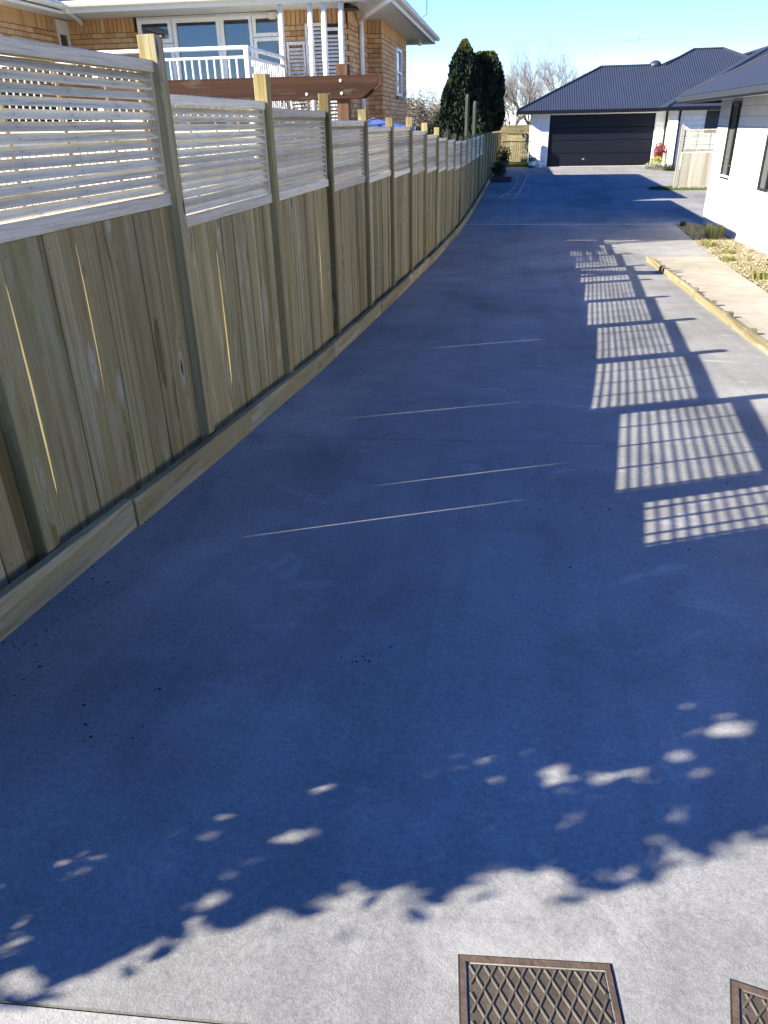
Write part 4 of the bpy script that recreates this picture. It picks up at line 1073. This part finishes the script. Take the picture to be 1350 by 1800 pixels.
cxx = (-2.75, 15.3); top = EZ+.13; low = EZ-.02
v = [(x,y,low) for x,y in A]+[(x,y,low-.1) for x,y in A]+[(-2.6,15.3,top)]
m.add(v, [(0,1,8),(1,2,8),(2,3,8),(3,0,8),(0,4,5,1),(1,5,6,2),(2,6,7,3),(3,7,4,0)]); m.build('sheet', M['bluesheet'], cn)
for x, y in A: MB().tube([(x,y,g(y)-.05),(x,y,low)], .015, 6).build('leg', M['white'], cn)
m = MB(); m.tube([(-2.75,14.4,low+.005),(-2.6,15.3,top+.005),(-2.75,16.2,low+.005)], .012, 6); m.build('edge_tape', M['white'], cn)

# ------------------------------------------------------------------ far end: yard fence, wall, hose, pail, plants
yf = thing('yard_fence', 'black metal bar fence closing the yard beside the garage', 'fence')
YF = 41.0; gz_ = g(YF)
MB().cbox(-.62,.70,YF-.015,YF+.015,gz_+1.02,gz_+1.06,.005).build('top_rail', M['blackmetal'], yf)
MB().cbox(-.62,.70,YF-.015,YF+.015,gz_+.10,gz_+.14,.005).build('bottom_rail', M['blackmetal'], yf)
BAR = MB().cbox(-.009,.009,-.009,.009,0,1.0,.003).mesh('bar'); BAR.materials.append(M['blackmetal'])
x = -.58
while x < .69: inst('bar', BAR, yf, (x, YF, gz_+.08)); x += .105
bw = thing('boundary_fence', 'cream horizontal board fence at the back of the yard', 'fence')
for k in range(9): MB().cbox(-1.4, 1.6, 49.0, 49.025, g(49)+.05+k*.185, g(49)+.05+k*.185+.18, .004).build('board', M['yardwood'], bw)
for x in (-1.2, 0, 1.2): MB().cbox(x, x+.1, 49.026, 49.12, g(49)-.2, g(49)+1.7, .004).build('post', M['post'], bw)
sd = thing('yard_screen', 'pale upright board screen standing inside the yard fence', 'screen')
for k in range(5): MB().cbox(-.45+k*.155, -.45+k*.155+.15, 44.0, 44.02, g(44), g(44)+1.35, .004).build('board', M['yardwood'], sd)
MB().cbox(-.48, .36, 43.94, 44.08, g(44)+1.351, g(44)+1.40, .004).build('cap', M['yardwood'], sd)
m = MB()
for i in range(5000):
    y = random.uniform(39.4, 43.8); x = random.uniform(fx(y)+.05, .70); blades(m, x, y, g(y)-.08, 1, .11, .02, .008)
tag(m.build('grass', M['grass']), 'green grass of the little yard behind the black metal fence', 'grass', kind='stuff')
hp = [(.30,38.2),(.38,36.5),(.52,35.0),(.50,33.6),(.40,32.2),(.32,30.4),(.18,28.6),(.12,27.6),(0,27.3),(-.25,27.25),(-.45,27.35),(-.42,27.7),(-.2,28.6),(-.02,30.0),(.10,31.6),(.14,33.0),(.05,34.4),(-.2,35.2)]
pts = []
for i in range(len(hp)-1):
    a, b, c, d = hp[max(i-1,0)], hp[i], hp[i+1], hp[min(i+2,len(hp)-1)]
    for k in range(5):
        t = k/5; f = lambda j: .5*((2*b[j])+(-a[j]+c[j])*t+(2*a[j]-5*b[j]+4*c[j]-d[j])*t*t+(-a[j]+3*b[j]-3*c[j]+d[j])*t**3)
        pts.append((f(0), f(1), g(f(1))+.013))
tag(MB().tube(pts, .0125, 6).build('garden_hose', M['hose'], None, True), 'faded orange garden hose lying in a loop on the shaded drive', 'hose')
pt = thing('planter', 'dark tray planter with bushy green plants against the fence end', 'planter')
MB().cbox(-.86, -.08, 32.6, 33.3, g(33)+.003, g(33)+.17, .01).build('tray', M['black_plastic'], pt)
m = MB(); leafball(m, (-.62, 33.0, g(33)+.42), .30, .3, .34, 900, .09, .2); leafball(m, (-.45, 34.6, g(34)+.75), .32, .4, .45, 700, .10, .2); m.build('foliage', M['darkleaf'], pt)
m = MB()
for k in range(6): m.tube([(-.6+.05*k, 33.0+.25*k, g(33)+.05), (-.55+.05*k, 33.1+.25*k, g(33)+.7)], .012, 5)
m.build('stem', M['bark'], pt)
pc = thing('paint_pail', 'green plastic pail with a white label by the garage corner', 'pail')
MB().lathe((.80, 38.75, g(38.75)), [(.15,.002),(.165,.15),(.172,.40),(.185,.405),(.185,.43),(.12,.435)], 20).build('bucket', M['green_plastic'], pc, False)
MB().lathe((.80, 38.75, g(38.75)), [(.1705,.10),(.1755,.27)], 20).build('label', M['white'], pc)
MB().tube([(.63,38.75,g(38.7)+.40),(.70,38.62,g(38.7)+.30),(.90,38.62,g(38.7)+.30),(.97,38.75,g(38.7)+.40)], .006, 5).build('handle', M['galv'], pc)
wt = thing('white_tub', 'low white tub lying beside the green pail', 'tub')
MB().lathe((1.15, 38.8, g(38.8)), [(.10,.002),(.13,.16),(.145,.17),(.145,.19),(.12,.185),(.09,.05)], 16).build('tub', M['white'], wt)
MB().tube([(1.01,38.8,g(38.8)+.17),(1.05,38.68,g(38.8)+.12),(1.25,38.68,g(38.8)+.12),(1.29,38.8,g(38.8)+.17)], .005, 5).build('handle', M['galv'], wt)
